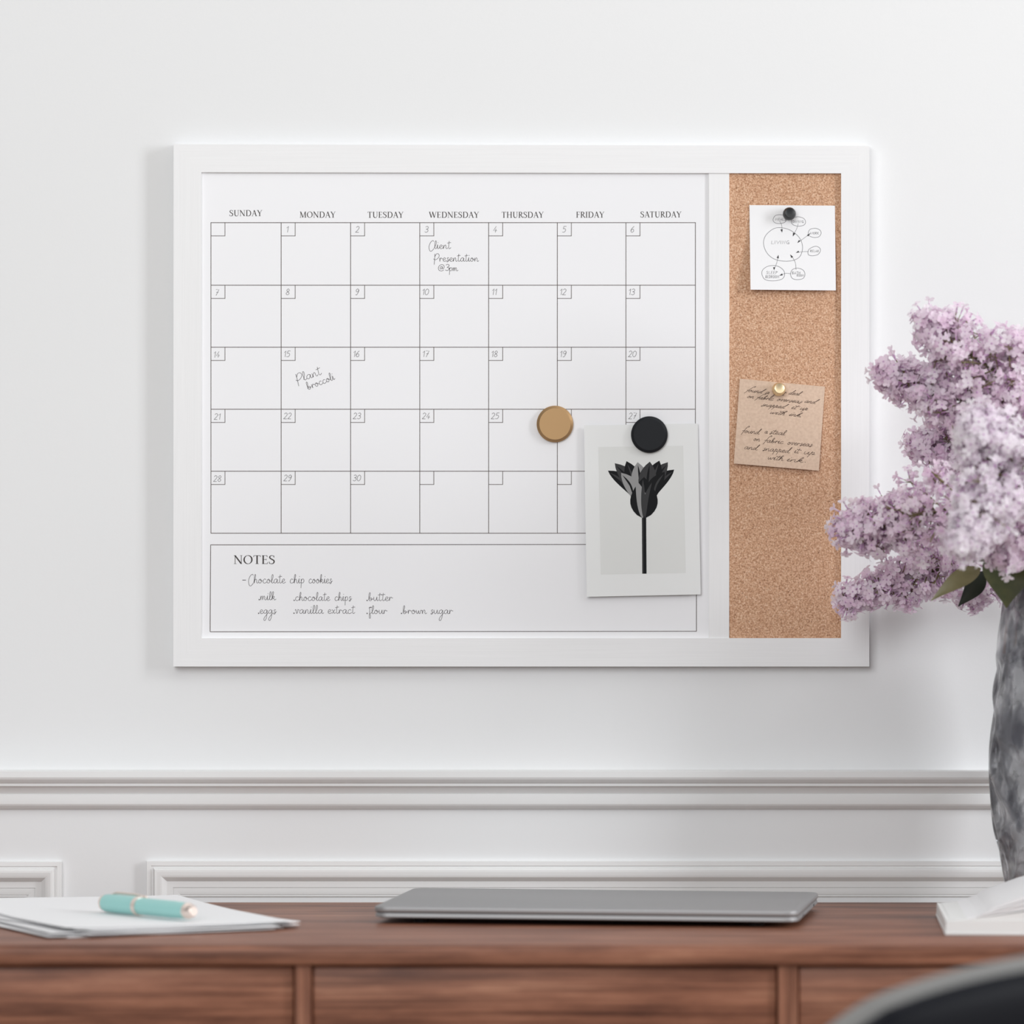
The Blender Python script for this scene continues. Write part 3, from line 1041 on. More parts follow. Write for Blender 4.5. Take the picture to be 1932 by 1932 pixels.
for t, x0, x1, b, s in (('found', 1398.5, 1436.5, 816, 4.6), ('a', 1443, 1448.5, 817.5, 4.4), ('steal', 1452, 1484, 818.5, 4.6),
                        ('on', 1422, 1434, 831.5, 4.6), ('fabric', 1440, 1478, 834, 4.6), ('overseas', 1486, 1533.5, 838.5, 4.6),
                        ('and', 1404.5, 1433, 847, 4.6), ('snapped', 1439, 1494, 850, 4.8), ('it', 1498.5, 1512, 854.5, 4.8),
                        ('up', 1517, 1538, 856.5, 4.8), ('with', 1449, 1478, 866.5, 4.6), ('ink', 1484, 1516, 870, 4.6)):
    bl(t, x0, x1, b, s, 0.28, 0.8)
write(mb, G, '.', 1518.5, 872.5, 5, sB, 0.7, rot=tilt)
G.update(Gf)
mb.build('handwriting', M_INK_BROWN, bnote, recalc=False)

# photo card under the black magnet
NP = [(1102, 802.5), (1316.5, 799), (1322, 1121.5), (1107, 1126)]
MAGC = (1225, 820)


def dP(x, y):
    d = math.hypot(x - MAGC[0], (y - MAGC[1]) * 0.8) / 105.0
    return 0.0005 + 0.0038 * (1 - math.exp(-d * d))


card = paper('photo_card', NP, dP, M_CARD, 0.0004, 40)
tag(card, 'white-bordered photo card of a black and white flower held by a magnet', 'photo card')
mb = MB()
n = 40
PIC = [(1129, 843.5), (1289, 841), (1294, 1081), (1133.5, 1084)]
s1 = on(dP, 1)
vs = [s1(*bilerp(PIC, i / n, j / n)) for j in range(n + 1) for i in range(n + 1)]
mb.add(vs, [(j * (n + 1) + i, j * (n + 1) + i + 1, (j + 1) * (n + 1) + i + 1, (j + 1) * (n + 1) + i) for j in range(n) for i in range(n)])
pic = mb.build('printed_picture', M_PIC, card, recalc=False, smooth=True)


def petal_outline(bx, by, tx, ty, wd, bend=0.0, n=11, belly=0.55):
    """leaf-shaped outline from base to tip"""
    b, t = np.array((bx, by), float), np.array((tx, ty), float)
    d = t - b
    nn = np.array((-d[1], d[0])) / np.hypot(*d)
    L_, R_ = [], []
    for i in range(n + 1):
        u = i / n
        wv = wd / 2 * (math.sin(math.pi * u ** (math.log(0.5) / math.log(belly)))) ** 0.85 if 0 < u < 1 else 0
        m_ = b + d * u + nn * bend * math.sin(math.pi * u)
        L_.append(tuple(m_ + nn * wv))
        R_.append(tuple(m_ - nn * wv))
    return L_ + R_[1:-1][::-1]


# a plain tulip-like bloom of about the same size and tones as the printed flower
mats_ = [M_PIC_DARK, M_PIC_MID, M_PIC_LIGHT]
mb = MB()


def art(pts, mi, k):
    b0 = len(mb.f)
    surf_poly(mb, pts, on(dP, 1.5 + k * 0.09))
    for i in range(b0, len(mb.f)):
        mb.m[i] = mi


for x0_, x1_, w_px, mi_, k_ in ((1215, 1215.8, 8.2, 0, 2), (1212.6, 1213.4, 1.8, 1, 3)):
    nb = len(mb.f)
    ribbon(mb, [(x0_ + (x1_ - x0_) * i / 40, 966 + 116.4 * i / 40) for i in range(41)], w_px, on(dP, 1.5 + k_ * .12))
    mb.m[nb:] = [mi_] * (len(mb.f) - nb)
lay = [  # base x,y, tip x,y, width, bend, tone
 (1200, 945, 1147, 888, 24, 9, 0), (1230, 945, 1272, 886, 24, -9, 0), (1203, 945, 1160, 874, 28, 8, 1), (1227, 945, 1260, 872, 28, -8, 1),
 (1205, 950, 1182, 870, 32, 4, 0), (1224, 950, 1244, 869, 32, -4, 0), (1210, 950, 1203, 872, 34, 2, 2), (1220, 950, 1226, 871, 34, -2, 1),
 (1204, 955, 1172, 892, 26, 7, 2), (1226, 955, 1254, 890, 26, -7, 0)]
for k, (bx, by, tx, ty, wd, bd, tone) in enumerate(lay):
    art(petal_outline(bx, by, tx, ty, wd, bd, belly=0.56), tone, 4 + 2 * k)
    b_, t_ = np.array((bx, by)), np.array((tx, ty))
    q0, q1 = b_ + (t_ - b_) * 0.25, b_ + (t_ - b_) * 0.93
    art(petal_outline(q0[0], q0[1], q1[0], q1[1], wd * 0.13, bd * 0.7), 0 if tone else 1, 5 + 2 * k)
art(petal_outline(1215, 979, 1215, 900, 52, 0, belly=0.42), 0, 26)
art(petal_outline(1212, 978, 1200, 906, 20, 5, belly=0.45), 2, 27)
art(petal_outline(1214, 978, 1213, 904, 8, 0, belly=0.45), 1, 28)
art(petal_outline(1217, 978, 1230, 910, 9, -5, belly=0.45), 1, 30)
mb.build('flower_drawing', mats_, pic, recalc=False)


# ------------------------------------------------------------------ magnets and push pins
def disc_magnet(name, px, py, base, m, label):
    c = P(px, py, base)
    r = 34.6 * S(base)
    M = Matrix.Translation(c) @ Matrix.Rotation(math.pi / 2, 4, 'X')
    mb = MB()
    t = 0.0046
    mb.lathe([(0, 0), (r * .985, 0), (r, .0004), (r, t * .42), (r * .985, t * .60), (r * .865, t * .95), (r * .850, t), (0, t)], 72, M)
    o = mb.build(name, m, origin=tuple(c), smooth=18)
    return tag(o, label, 'magnet', None)


disc_magnet('round_magnet', 1047, 800, YP, M_GOLD, 'round brushed gold magnet left of the photo card')
disc_magnet('round_magnet', 1225, 820, YP - 0.0011, M_BLACK, 'round matte black magnet holding the photo card')


def push_pin(px, py, base, m, label, lean, r=0.0056):
    c = P(px, py, base)
    d = Vector((lean[0], -1, lean[1])).normalized()
    M = Matrix.Translation(c) @ d.to_track_quat('Z', 'Y').to_matrix().to_4x4()
    root = thing('push_pin', label, 'push pin', tuple(c))
    mb = MB()
    h = 0.0088
    mb.lathe([(0, .0002), (r * .80, .0002), (r * .9, .0012), (r, .003), (r * 1.02, .005), (r * .97, .0066), (r * .82, h * .93), (r * .76, h),
              (r * .72, h * .985), (0, h)], 48, M)
    mb.build('pin_head', m, root, smooth=35)
    mb = MB()
    mb.lathe([(0, -.005), (.0004, -.0035), (.0004, .0004), (0, .0004)], 10, M)
    mb.build('pin_point', M_STEEL, root, smooth=True)
    return root


push_pin(1487.5, 405.5, YP - 0.0010, M_BLACKPIN, 'black push pin through the top of the white note', (0.13, 0.16))
push_pin(1467.5, 736.5, YP - 0.0010, M_GOLDPIN, 'pale gold push pin through the top of the brown note', (0.14, 0.20), 0.0058)

# ------------------------------------------------------------------ desk
DT = 0.75
YD = -0.472
XL, XR = -0.575, 0.615
desk = thing('writing_desk', 'reddish walnut writing desk with a row of shallow drawers against the wall', 'desk', (0.02, -0.25, 0))
mb = MB()
mb.box((XL - .012, YD, DT - 0.0165), (XR + .012, -0.0235, DT), 0.004, 3)
mb.build('desktop', M_WOODX, desk, smooth=35)
s_ = S(YD)
dz = lambda py: CAM_Z - (py - 966) * s_
dx = lambda px: (px - 966) * s_
yb = YD + 0.006
z0, z1 = dz(1946), DT - 0.0165
zb = dz(2010)
mb = MB()
mb.box((XL, yb, zb), (XR, yb + 0.018, z0), 0.001)
mb.build('apron', M_WOODX, desk)
stiles = [(XL, XL + .014), (dx(556), dx(587)), (dx(1469), dx(1506)), (XR - .014, XR)]
for a, b in stiles:
    mb = MB()
    mb.box((a, yb, z0), (b, yb + 0.30, z1), 0.0008)
    mb.build('divider_post', M_WOODZ, desk)
mb = MB()
mb.box((XL, yb + 0.02, zb), (XR, -0.045, z0 - 0.001))
mb.box((XL, -0.06, z0), (XR, -0.045, z1))
mb.box((XL, yb + 0.30, z0), (XL + 0.014, -0.06, z1))
mb.box((XR - 0.014, yb + 0.30, z0), (XR, -0.06, z1))
mb.build('carcass', M_WOODX, desk)
for (a, b), (c, d) in zip(stiles[:-1], stiles[1:]):
    mb = MB()
    g = 0.0009
    mb.box((b + g, yb + 0.0030, z0 + g), (c - g, yb + 0.022, z1 - 0.0009), 0.0022, 3)
    mb.box((b + g + .004, yb + 0.022, z0 + g), (c - g - .004, yb + 0.29, z1 - 0.012))
    mb.build('drawer', M_WOODX, desk, smooth=35)
for lx in (XL + .03, XR - .03):
    for ly in (yb + .04, -.075):
        mb = MB()
        mb.lathe([(0, 0), (.011, 0), (.012, .004), (.021, zb + .001), (0, zb + .001)], 20, Matrix.Translation((lx, ly, 0)))
        mb.build('leg', M_WOODZ, desk, smooth=40)

# ------------------------------------------------------------------ laptop
LW_, LD, LT = 0.354, 0.214, 0.0145
ang = math.radians(-8.0)
LC = Vector((0.0745, -0.182, DT))
ML = Matrix.Translation(LC) @ Matrix.Rotation(ang, 4, 'Z')
lap = thing('laptop', 'closed dark grey aluminium laptop lying on the desktop below the board', 'laptop', tuple(LC))


def rounded_slab(mb, wx, wy, z0, z1, rad, edge, mi=0, M=None, inset_low=0.0):
    def ring(off, z):
        out = []
        hx, hy, r = wx / 2 - off, wy / 2 - off, max(rad - off, 0.001)
        for cx, cy, a0 in ((hx - r, hy - r, 0), (-hx + r, hy - r, 90), (-hx + r, -hy + r, 180), (hx - r, -hy + r, 270)):
            for k in range(9):
                a = math.radians(a0 + k * 11.25)
                out.append(Vector((cx + r * math.cos(a), cy + r * math.sin(a), z)))
        return out
    rings = [ring(edge + inset_low, z0), ring(edge * .3 + inset_low * .4, z0 + edge * .3), ring(0, z0 + edge), ring(0, z1 - edge),
             ring(edge * .3, z1 - edge * .3), ring(edge, z1)]
    n = len(rings[0])
    vs = [M @ q if M else q for r in rings for q in r]
    fs = [tuple(range(n))[::-1], tuple((len(rings) - 1) * n + i for i in range(n))]
    for k in range(len(rings) - 1):
        for i in range(n):
            j = (i + 1) % n
            fs.append((k * n + i, k * n + j, (k + 1) * n + j, (k + 1) * n + i))
    mb.add(vs, fs, mi)


mb = MB()
rounded_slab(mb, LW_ - .001, LD - .001, 0.0042, 0.0094, 0.012, 0.0016, M=ML, inset_low=0.010)
lbase = mb.build('base', M_LAP, lap, smooth=30)
mb = MB()
rounded_slab(mb, LW_, LD, 0.0095, 0.0146, 0.012, 0.0017, M=ML)
mb.build('lid', M_LAP, lap, smooth=30)
for py_ in (-.055, .052):
    mb = MB()
    mb.box((LW_ / 2 - .0020, py_, .0058), (LW_ / 2 - .00042, py_ + .009, .0080), .0002, M=ML)
    mb.build('side_port', M_LAPD, lbase)
mb = MB()
mb.box((-LW_ / 2 + .04, LD / 2 - .006, .0080), (LW_ / 2 - .04, LD / 2 - .0008, .0125), .001, M=ML)
mb.build('hinge', M_LAPD, lap)
for fx in (-1, 1):
    for fy in (-1, 1):
        mb = MB()
        mb.lathe([(0, 0), (.006, 0), (.0066, .001), (.0066, .0044), (0, .0044)], 20,
                 ML @ Matrix.Translation((fx * .14, fy * .08, 0)))
        mb.build('foot', M_LAPD, lap, smooth=35)

# ------------------------------------------------------------------ loose paper and pen
PU = Vector((-0.47, 0.883, 0)).normalized()      # long side, away from the viewer
PV = Vector((PU.y, -PU.x, 0)) * -1               # short side, to the left and forward
C0 = Vector((-0.185, -0.322, DT))                # right-hand corner
PL, PS = 0.262, 0.196


def desk_sheet(k, rot, off, lift, label, zoff):
    c = C0 + PU * PL / 2 + PV * PS / 2 + Vector((off[0], off[1], 0))
    R = Matrix.Rotation(math.radians(rot), 3, 'Z')
    u, v = R @ PU, R @ PV
    mb = MB()
    n = 16
    vs = []
    for side in (0, 1):
        for j in range(n + 1):
            for i in range(n + 1):
                a, b = i / n - .5, j / n - .5      # a: along the long side, b: along the short side
                q = c + u * (a * PL) + v * (b * PS)
                back = max(0, a + 0.05)
                z = zoff + lift * (0.0135 * back ** 1.5 * (0.75 + b * 0.5) + 0.0055 * max(0, b) ** 2 * max(0, .62 - a) + 0.004 * max(0, -b - .25) ** 1.5)
                vs.append((q.x, q.y, DT + z + (0.0004 if side == 0 else 0)))
    w_ = n + 1
    o2 = w_ * w_
    fs = []
    for j in range(n):
        for i in range(n):
            q = j * w_ + i
            fs.append((q, q + 1, q + w_ + 1, q + w_))
            fs.append((o2 + q, o2 + q + w_, o2 + q + w_ + 1, o2 + q + 1))
    ring = [i for i in range(w_)] + [j * w_ + n for j in range(1, w_)] + [n * w_ + i for i in range(n - 1, -1, -1)] + \
           [j * w_ for j in range(n - 1, 0, -1)]
    for q in range(len(ring)):
        a, b = ring[q], ring[(q + 1) % len(ring)]
        fs.append((a, o2 + a, o2 + b, b))
    mb.add(vs, fs)
    o = mb.build('paper_sheet', M_PAPER, origin=(c.x, c.y, DT + zoff), smooth=40)
    return tag(o, label, 'paper', 'loose paper sheets stacked on the desk')


sheets = [
 (0, 3.0, (-.006, .004), 0.35, 'bottom white sheet of the paper stack, lying on the desk'),
 (1, -3.5, (-.004, -.004), 0.50, 'second lowest white sheet in the paper stack'),
 (2, 5.0, (.005, .004), 0.65, 'third white sheet up from the desk in the paper stack'),
 (3, -5.0, (.002, .000), 0.8, 'middle white sheet of the paper stack, four sheets up'),
 (4, 6.2, (.004, .010), 0.95, 'third white sheet down from the top of the paper stack'),
 (5, -0.5, (.010, .010), 1.1, 'white sheet just beneath the topmost one in the paper stack'),
 (6, -3.6, (.008, .014), 1.25, 'topmost white sheet of the paper stack, under the pen')]
for k, r_, of, lf, lb in sheets:
    desk_sheet(k, r_, of, lf, lb, 0.0003 + k * 0.00095)

pa, pb = Vector((-0.3420, -0.227, 0.7650)), Vector((-0.2612, -0.3190, 0.7648))
pd = (pb - pa).normalized()
plen = (pb - pa).length
pen = thing('pen', 'turquoise pen with rose gold bands lying on the paper stack', 'pen', tuple((pa + pb) / 2 - Vector((0, 0, .006))))
MP = Matrix.Translation(pa) @ pd.to_track_quat('Z', 'Y').to_matrix().to_4x4()
mb = MB()
mb.lathe([(0, .004), (0.0070, .004), (0.0074, .006), (0.0077, .020), (0.0077, plen * .385), (0, plen * .385)], 32, MP)
mb.build('cap', M_TURQ, pen, smooth=35)
mb = MB()
mb.lathe([(0, plen * .425), (0.0071, plen * .425), (0.0071, plen * .8), (0.0065, plen * .93), (0, plen * .93)], 32, MP)
mb.build('barrel', M_TURQ, pen, smooth=35)
mb = MB()
mb.lathe([(0, plen * .385), (0.0079, plen * .386), (0.0080, plen * .40), (0.0079, plen * .424), (0, plen * .425)], 32, MP)
mb.build('band', M_ROSE, pen, smooth=35)
mb = MB()
mb.lathe([(0, -.001), (0.0049, -.0005), (0.0065, .001), (0.0070, .004), (0, .004)], 32, MP)
mb.build('cap_end', M_ROSE, pen, smooth=35)
mb = MB()
mb.lathe([(0, plen * .93), (0.0065, plen * .93), (0.0065, plen * .955), (0.0056, plen * .96), (0.0053, plen * .99), (0.0035, plen + .001), (0, plen + .001)], 32, MP)
mb.build('barrel_end', M_ROSE, pen, smooth=35)
mb = MB()
ax = Vector((0, 0, 1)) - pd * pd.z
ax.normalize()
sd = pd.cross(ax)
cl = (ax * .85 + sd * -.5).normalized()
mb.tube([pa + pd * .006 + cl * .0076, pa + pd * .012 + cl * .0100, pa + pd * (plen * .3) + cl * .0100, pa + pd * (plen * .44) + cl * .0084], .0011, .0013, 8)
mb.build('clip', M_ROSE, pen, smooth=40)

# ------------------------------------------------------------------ open book, right
bk = Vector((0.3505, -0.376, DT))
brot = Matrix.Rotation(math.radians(-2.5), 4, 'Z')
MBk = Matrix.Translation(bk) @ brot
BWh, BD = 0.165, 0.194
book = thing('open_book', 'open book with white pages lying face up on the desk beside the vase', 'book', tuple(bk))
mb = MB()
mb.box((-.0005, -.0005, 0), (BWh - .003, BD + .0005, .0022), .0006, M=MBk)
mb.box((BWh + .003, -.0005, 0), (2 * BWh + .0005, BD + .0005, .0022), .0006, M=MBk)
mb.box((BWh - .003, -.0005, 0), (BWh + .003, BD + .0005, .0018), .0004, M=MBk)
mb.build('cover', M_BOOKCOVER, book, smooth=35)


def block(name, f_low, f_top, x0, x1, y0, y1, slope, m, parent, mirror=False):
    mb = MB()
    n = 22
    vs = []
    for j, yy in ((0, y0), (1, y1)):
        for i in range(n + 1):
            u = i / n
            x = x0 + (x1 - x0) * u
            xx = 2 * BWh - x if mirror else x
            # the fore edge slopes: lower pages stick out a little further
            vs.append(MBk @ Vector((xx, yy, f_low(u))))
            sh = slope * (1 - u)
            xx2 = xx - sh if mirror else xx + sh
            vs.append(MBk @ Vector((xx2, yy, f_top(u))))
    w_ = 2 * (n + 1)
    fs = []
    for i in range(n):
        a = 2 * i
        fs.append((a, a + 2, a + 3, a + 1))
        fs.append((w_ + a, w_ + a + 1, w_ + a + 3, w_ + a + 2))
        fs.append((a + 1, a + 3, w_ + a + 3, w_ + a + 1))
        fs.append((a, w_ + a, w_ + a + 2, a + 2))
    fs.append((0, 1, w_ + 1, w_))
    a = 2 * n
    fs.append((a, w_ + a, w_ + a + 1, a + 1))
    mb.add(vs, fs)
    return mb.build(name, m, parent, smooth=35)


low = lambda u: .0022
t1 = lambda u: .0114 + .0016 * u
hx = [0, .008, .019, .030, .072, .105, .130, .150, .165]
hz = [.0118, .0126, .0162, .0190, .0345, .0405, .0395, .033, .025]
arch = lambda x: float(np.interp(x, hx, hz)) * .6 + .4 * float(np.mean([np.interp(x + k * .004, hx, hz) for k in (-2, -1, 0, 1, 2)]))


def leafz(f, x0):
    return lambda u: .0118 + .0014 * u + (arch(x0 + (BWh - x0) * u) - .0118 - .0014 * u) * f * min(1, .15 + u * 9)


for mir in (False, True):
    block('page_block', low, t1, 0, BWh, 0, BD, .0004, M_PAGE, book, mir)
    block('page_block', lambda u: t1(u) + .0001, leafz(.36, .004), .004, BWh, .0008, BD - .001, .0004, M_PAGE, book, mir)
    for f0, f1, x0, yo in ((.42, .60, .010, .0015), (.64, .80, .017, .0005), (.84, 1.0, .024, .0012)):
        block('loose_page', leafz(f0, x0), leafz(f1, x0), x0, BWh, yo, BD - yo, .0003, M_PAPER, book, mir)

# ------------------------------------------------------------------ vase
VC = Vector((0.4715, -0.115, DT))
vase = thing('vase', 'tall smoky grey hammered glass vase standing on the desk at the right', 'vase', tuple(VC))
prof = [(.040, .0), (.0425, .004), (.0450, .016), (.0480, .031), (.0525, .050), (.0560, .066), (.0580, .084), (.0598, .105), (.0602, .125),
        (.0594, .150), (.0578, .175), (.0560, .200), (.0540, .222), (.0512, .245), (.0482, .265), (.0462, .280)]
pr = catmull(prof, 9)
cells = [(rng.uniform(0, 2 * math.pi), rng.uniform(0.0, .28), rng.uniform(.6, 1.3)) for _ in range(64)]


def hammered(a, z):
    best, sec = 9, 9
    for ca_, cz_, cs in cells:
        da = abs((a - ca_ + math.pi) % (2 * math.pi) - math.pi) * 0.055
        d = math.hypot(da, (z - cz_) * 0.62)
        if d < best:
            best, sec = d, best
        elif d < sec:
            sec = d
    e = min(1.0, (sec - best) / 0.017)
    return -0.0046 * e * e * (3 - 2 * e) + 0.0018


inner = [(max(q[0] - .0075, .02), q[1] + (0.008 if q[1] < .01 else 0)) for q in pr]
mb = MB()
MV = Matrix.Translation(VC)
mb.lathe([(0, 0)] + [(q[0], q[1]) for q in pr] + [(pr[-1][0] - .003, .283)] + inner[::-1][0:] + [(0, inner[0][1])], 180, MV,
         wob=None)
# hammer the outside only
no = len(pr)
stride = len([(0, 0)]) + no + 1 + len(inner) + 1
for j in range(180):
    a = 2 * math.pi * j / 180
    for i in range(1, no + 1):
        x, y, z = mb.v[j * stride + i]
        zz = z - VC.z
        k = hammered(a, zz) * min(1, zz / .01) * min(1, (.282 - zz) / .012)
        mb.v[j * stride + i] = (x + k * math.cos(a), y + k * math.sin(a), z)
mb.build('body', M_VASE, vase, smooth=True)

# ------------------------------------------------------------------ lilac stems
FL = []      # a few floret shapes: (verts, faces, material index) in local space, facing +z


def floret(spread, cup, size):
    v, f, m = [], [], []
    for k in range(4):
        a0 = k * math.pi / 2
        ca_, sa_ = math.cos(a0), math.sin(a0)
        b = len(v)
        for i, (t, wd) in enumerate(((0.08, .9), (.35, 1.75), (.65, 2.15), (.88, 1.6), (1.0, .55))):
            r = t * 5.6 * spread * size
            z = (t * 5.6 * size) * math.sqrt(max(0, 1 - spread * spread)) + cup * t * t
            for s in (-1, 0, 1):
                x, y, zz = r, s * wd * size, z + (0.35 if s else 0) * (1 if cup > -0.5 else 0.4) * t
                v.append(((x * ca_ - y * sa_) * 1e-3, (x * sa_ + y * ca_) * 1e-3, zz * 1e-3))
        for i in range(4):
            for s in (0, 1):
                f.append((b + i * 3 + s, b + i * 3 + s + 1, b + (i + 1) * 3 + s + 1, b + (i + 1) * 3 + s))
                m.append(0)
    b = len(v)
    for (z, r) in ((-8.0, .45), (-3.5, .75), (.15, 1.05)):
        for k in range(5):
            a = 2 * math.pi * k / 5
            v.append((r * math.cos(a) * 1e-3, r * math.sin(a) * 1e-3, z * 1e-3))
    for i in range(2):
        for k in range(5):
            k2 = (k + 1) % 5
            f.append((b + i * 5 + k, b + i * 5 + k2, b + (i + 1) * 5 + k2, b + (i + 1) * 5 + k))
            m.append(0 if i else 1)
    f.append(tuple(b + 10 + k for k in range(5)))
    m.append(1)
    return np.array(v), f, m


for sp, cu, sz in ((0.99, -0.9, 1.0), (0.95, -.3, 1.05), (0.85, .2, .95), (0.99, -1.6, 1.1), (0.6, .3, .75)):
    FL.append(floret(sp, cu, sz * 0.94))


def leaf_mesh(mb, base, tip, width, normal, bend, mi=0):
    base, tip = Vector(base), Vector(tip)
    d = tip - base
    nn = Vector(normal).normalized()
    side = d.cross(nn).normalized()
    nn = side.cross(d).normalized()
    n = 12
    vs, fs = [], []
    for i in range(n + 1):
        u = i / n
        wv = width / 2 * 1.06 * (math.sin(math.pi * u ** 0.66)) ** 1.15 + 0.0004 if 0 < u < 1 else 0.0004
        m_ = base + d * u + nn * bend * math.sin(math.pi * u)
        for s, l in ((-1, .18), (-.5, .05), (0, 0), (.5, .05), (1, .18)):
            vs.append(m_ + side * wv * s + nn * l * wv)
    for i in range(n):
        for s in range(4):
            a = i * 5 + s
            fs.append((a, a + 1, a + 6, a + 5))
    mb.add(vs, fs, mi)


def bez(a, b, c, n=12):
    return [a * (1 - t) ** 2 + b * 2 * t * (1 - t) + c * t * t for t in [i / n for i in range(n + 1)]]


def lilac(label, base, tip, R, pm, seed, nbr=34, nfl=10, droop=0.0, leaves=(), mouth=(0, 0), foot=(0, 0), squash=1.0):
    """one cut stem: woody stem down into the vase, a panicle of four-petalled florets from base to tip"""
    r = np.random.default_rng(seed)
    base, tip = Vector(base), Vector(tip)
    mpt = VC + Vector((mouth[0], mouth[1], 0.272))
    fpt = VC + Vector((foot[0], foot[1], 0.020))
    root = thing('lilac_stem', label, 'flower', tuple(fpt), 'lilac stems in the vase')
    # stem
    mb = MB()
    ctrl = mpt + (mpt - fpt).normalized() * max(0.03, (base - mpt).length * .45)
    pts = [fpt, (fpt + mpt) / 2] + bez(mpt, ctrl, base, 8)
    mb.tube(pts, .0030, .0022, 8)
    axis = [base + (tip - base) * t + Vector((0, 0, -droop * t * t)) for t in [i / 8 for i in range(9)]]
    mb.tube(axis, .0018, .0007, 6)
    mb.build('stem', M_STEM, root, smooth=True)
    # panicle
    d = (tip - base)
    Lx = d.length
    d.normalize()
    u = d.cross(Vector((0, 0, 1)))
    u = u.normalized() if u.length > .05 else Vector((1, 0, 0))
    v = d.cross(u)
    V, Fc, MI, T = [], [], [], []
    pb_ = MB()
    nv = 0
    for k in range(nbr):
        t = (k + r.uniform(.2, .8)) / nbr
        t = t ** 0.86
        an = k * 2.39996 + r.normal(0, .25)
        prof_ = (min(1, (t + .06) * 5.5)) * (1.02 - t) ** 0.45
        bl_ = R * prof_ * r.uniform(.66, 1.12)
        rad = u * math.cos(an) + v * math.sin(an) * squash
        bd = (rad + d * (.30 + .9 * t)).normalized()
        o = base + (tip - base) * t + Vector((0, 0, -droop * t * t))
        e = o + bd * max(bl_ - .008, .004)
        pb_.tube([o, o + (e - o) * .5 + Vector((0, 0, .0015)), e], .0007, .0005, 5, caps=False)
        for q in range(int(1.3 * nfl * (0.75 + .5 * prof_))):
            back = r.random() < 0.30
            w_ = Vector(r.normal(0, 1, 3)).normalized()
            fd = (bd * (.75 if not back else .1) + w_ * .95).normalized()
            st = o + (e - o) * r.uniform(.45, 1.0)
            dist = r.uniform(.008, .0145) if r.random() < .85 else r.uniform(.014, .020)
            fp = st + fd * dist
            if fp.y > -0.005:                 # keep clear of the wall
                fp.y = -0.005 - r.uniform(0, .004)
            q0 = fp - fd * .0078
            pb_.tube([st, q0], .00042, .00042, 4, caps=False)
            tv, tf, tm = FL[r.choice(5, p=[.3, .28, .2, .15, .07])]
            z = fd
            x = z.cross(Vector(r.normal(0, 1, 3))).normalized()
            y = z.cross(x)
            Rm = np.array([[x[0], y[0], z[0]], [x[1], y[1], z[1]], [x[2], y[2], z[2]]]) * r.uniform(.85, 1.12)
            V.append(tv @ Rm.T + np.array(fp))
            Fc += [tuple(i + nv for i in f) for f in tf]
            MI += tm
            nv += len(tv)
            T.append(np.clip(np.full(len(tv), r.normal(.55, .28)) + r.normal(0, .05, len(tv)), 0, 1))
    m = MB()
    V = np.concatenate(V)
    m.v = [tuple(q) for q in V]
    m.f, m.m = Fc, MI
    m.build('flower_head', [pm, M_THROAT], root, smooth=True, recalc=False, attr=np.concatenate(T))
    pb_.build('pedicels', M_PEDICEL, root, smooth=True, recalc=False)
    for (lb_, lt, wd, nr, bd, lm) in leaves:
        m = MB()
        leaf_mesh(m, lb_, lt, wd, nr, bd)
        o = m.build('leaf', lm, root, smooth=True, recalc=False)
    return root


# heads: photo position of base and tip with the depth each one stands at
lilac('lilac stem at the top of the bouquet, arching up and left', P(1950, 742, -.16), P(1748, 634, -.15), .052, M_PETAL, 1, 46, 10,
      mouth=(.004, -.006), foot=(.004, .008), droop=-.012)
lilac('lilac stem whose head points left just below the topmost head', P(1925, 790, -.15), P(1674, 718, -.12), .048, M_PETAL, 2,
      52, 11, mouth=(-.012, .004), foot=(.012, -.004), droop=-.006)
lilac('mauve lilac stem in the middle, tucked behind the large pale head', P(1905, 865, -.105), P(1732, 838, -.080), .042, M_PETAL, 3, 40, 10,
      mouth=(-.018, .010), foot=(.008, .010))
lilac('lilac stem leaning left over the frame edge, above the lowest head', P(1865, 935, -.17), P(1596, 1032, -.120), .052, M_PETAL, 4, 60, 11,
      mouth=(-.022, -.006), foot=(-.012, .010), droop=-.016)
lilac('lowest lilac stem drooping left across the lower right of the frame', P(1835, 1055, -.085), P(1598, 1124, -.068), .034, M_PETAL, 5, 50, 9,
      mouth=(-.026, .012), foot=(-.016, -.008), droop=.004,
      leaves=((P(1850, 1072, -.14), P(1757, 1133, -.150), .0155, (0.3, -1, .9), .004, M_LEAFO),
              (P(1856, 1078, -.115), P(1808, 1144, -.115), .016, (.5, -1, .1), .002, M_LEAFD)))
lilac('large pale lilac stem at the front right of the bouquet', P(1975, 945, -.24), P(1838, 800, -.27), .054, M_PETAL_LIT, 6, 52, 12,
      mouth=(.004, -.022), foot=(.010, -.012))
lilac('whitish lilac stem nearest the viewer, its round head hanging at the front', P(1900, 890, -.27), P(1818, 1030, -.30), .040, M_PETAL_LIT, 7, 42, 12,
      mouth=(-.014, -.028), foot=(-.006, .014))
lilac('mauve lilac stem tucked under the pale heads above the vase rim', P(1945, 930, -.20), P(1892, 1048, -.21), .042, M_PETAL, 8, 36, 10,
      mouth=(.010, -.030), foot=(.016, .004),
      leaves=((P(1903, 1030, -.165), P(1899, 1147, -.165), .040, (-.1, -1, .2), .004, M_LEAF),
              (P(1916, 1020, -.185), P(1894, 1086, -.19), .030, (.1, -1, .1), .004, M_LEAFD),
              (P(1945, 1020, -.16), P(1925, 1110, -.165), .044, (.2, -1, .1), .004, M_LEAF)))
lilac('small lilac stem behind the dark leaf, close to the wall', P(1868, 1098, -.050), P(1828, 1122, -.045), .014, M_PETAL, 9, 14, 8,
      mouth=(-.016, .024), foot=(0, .016))
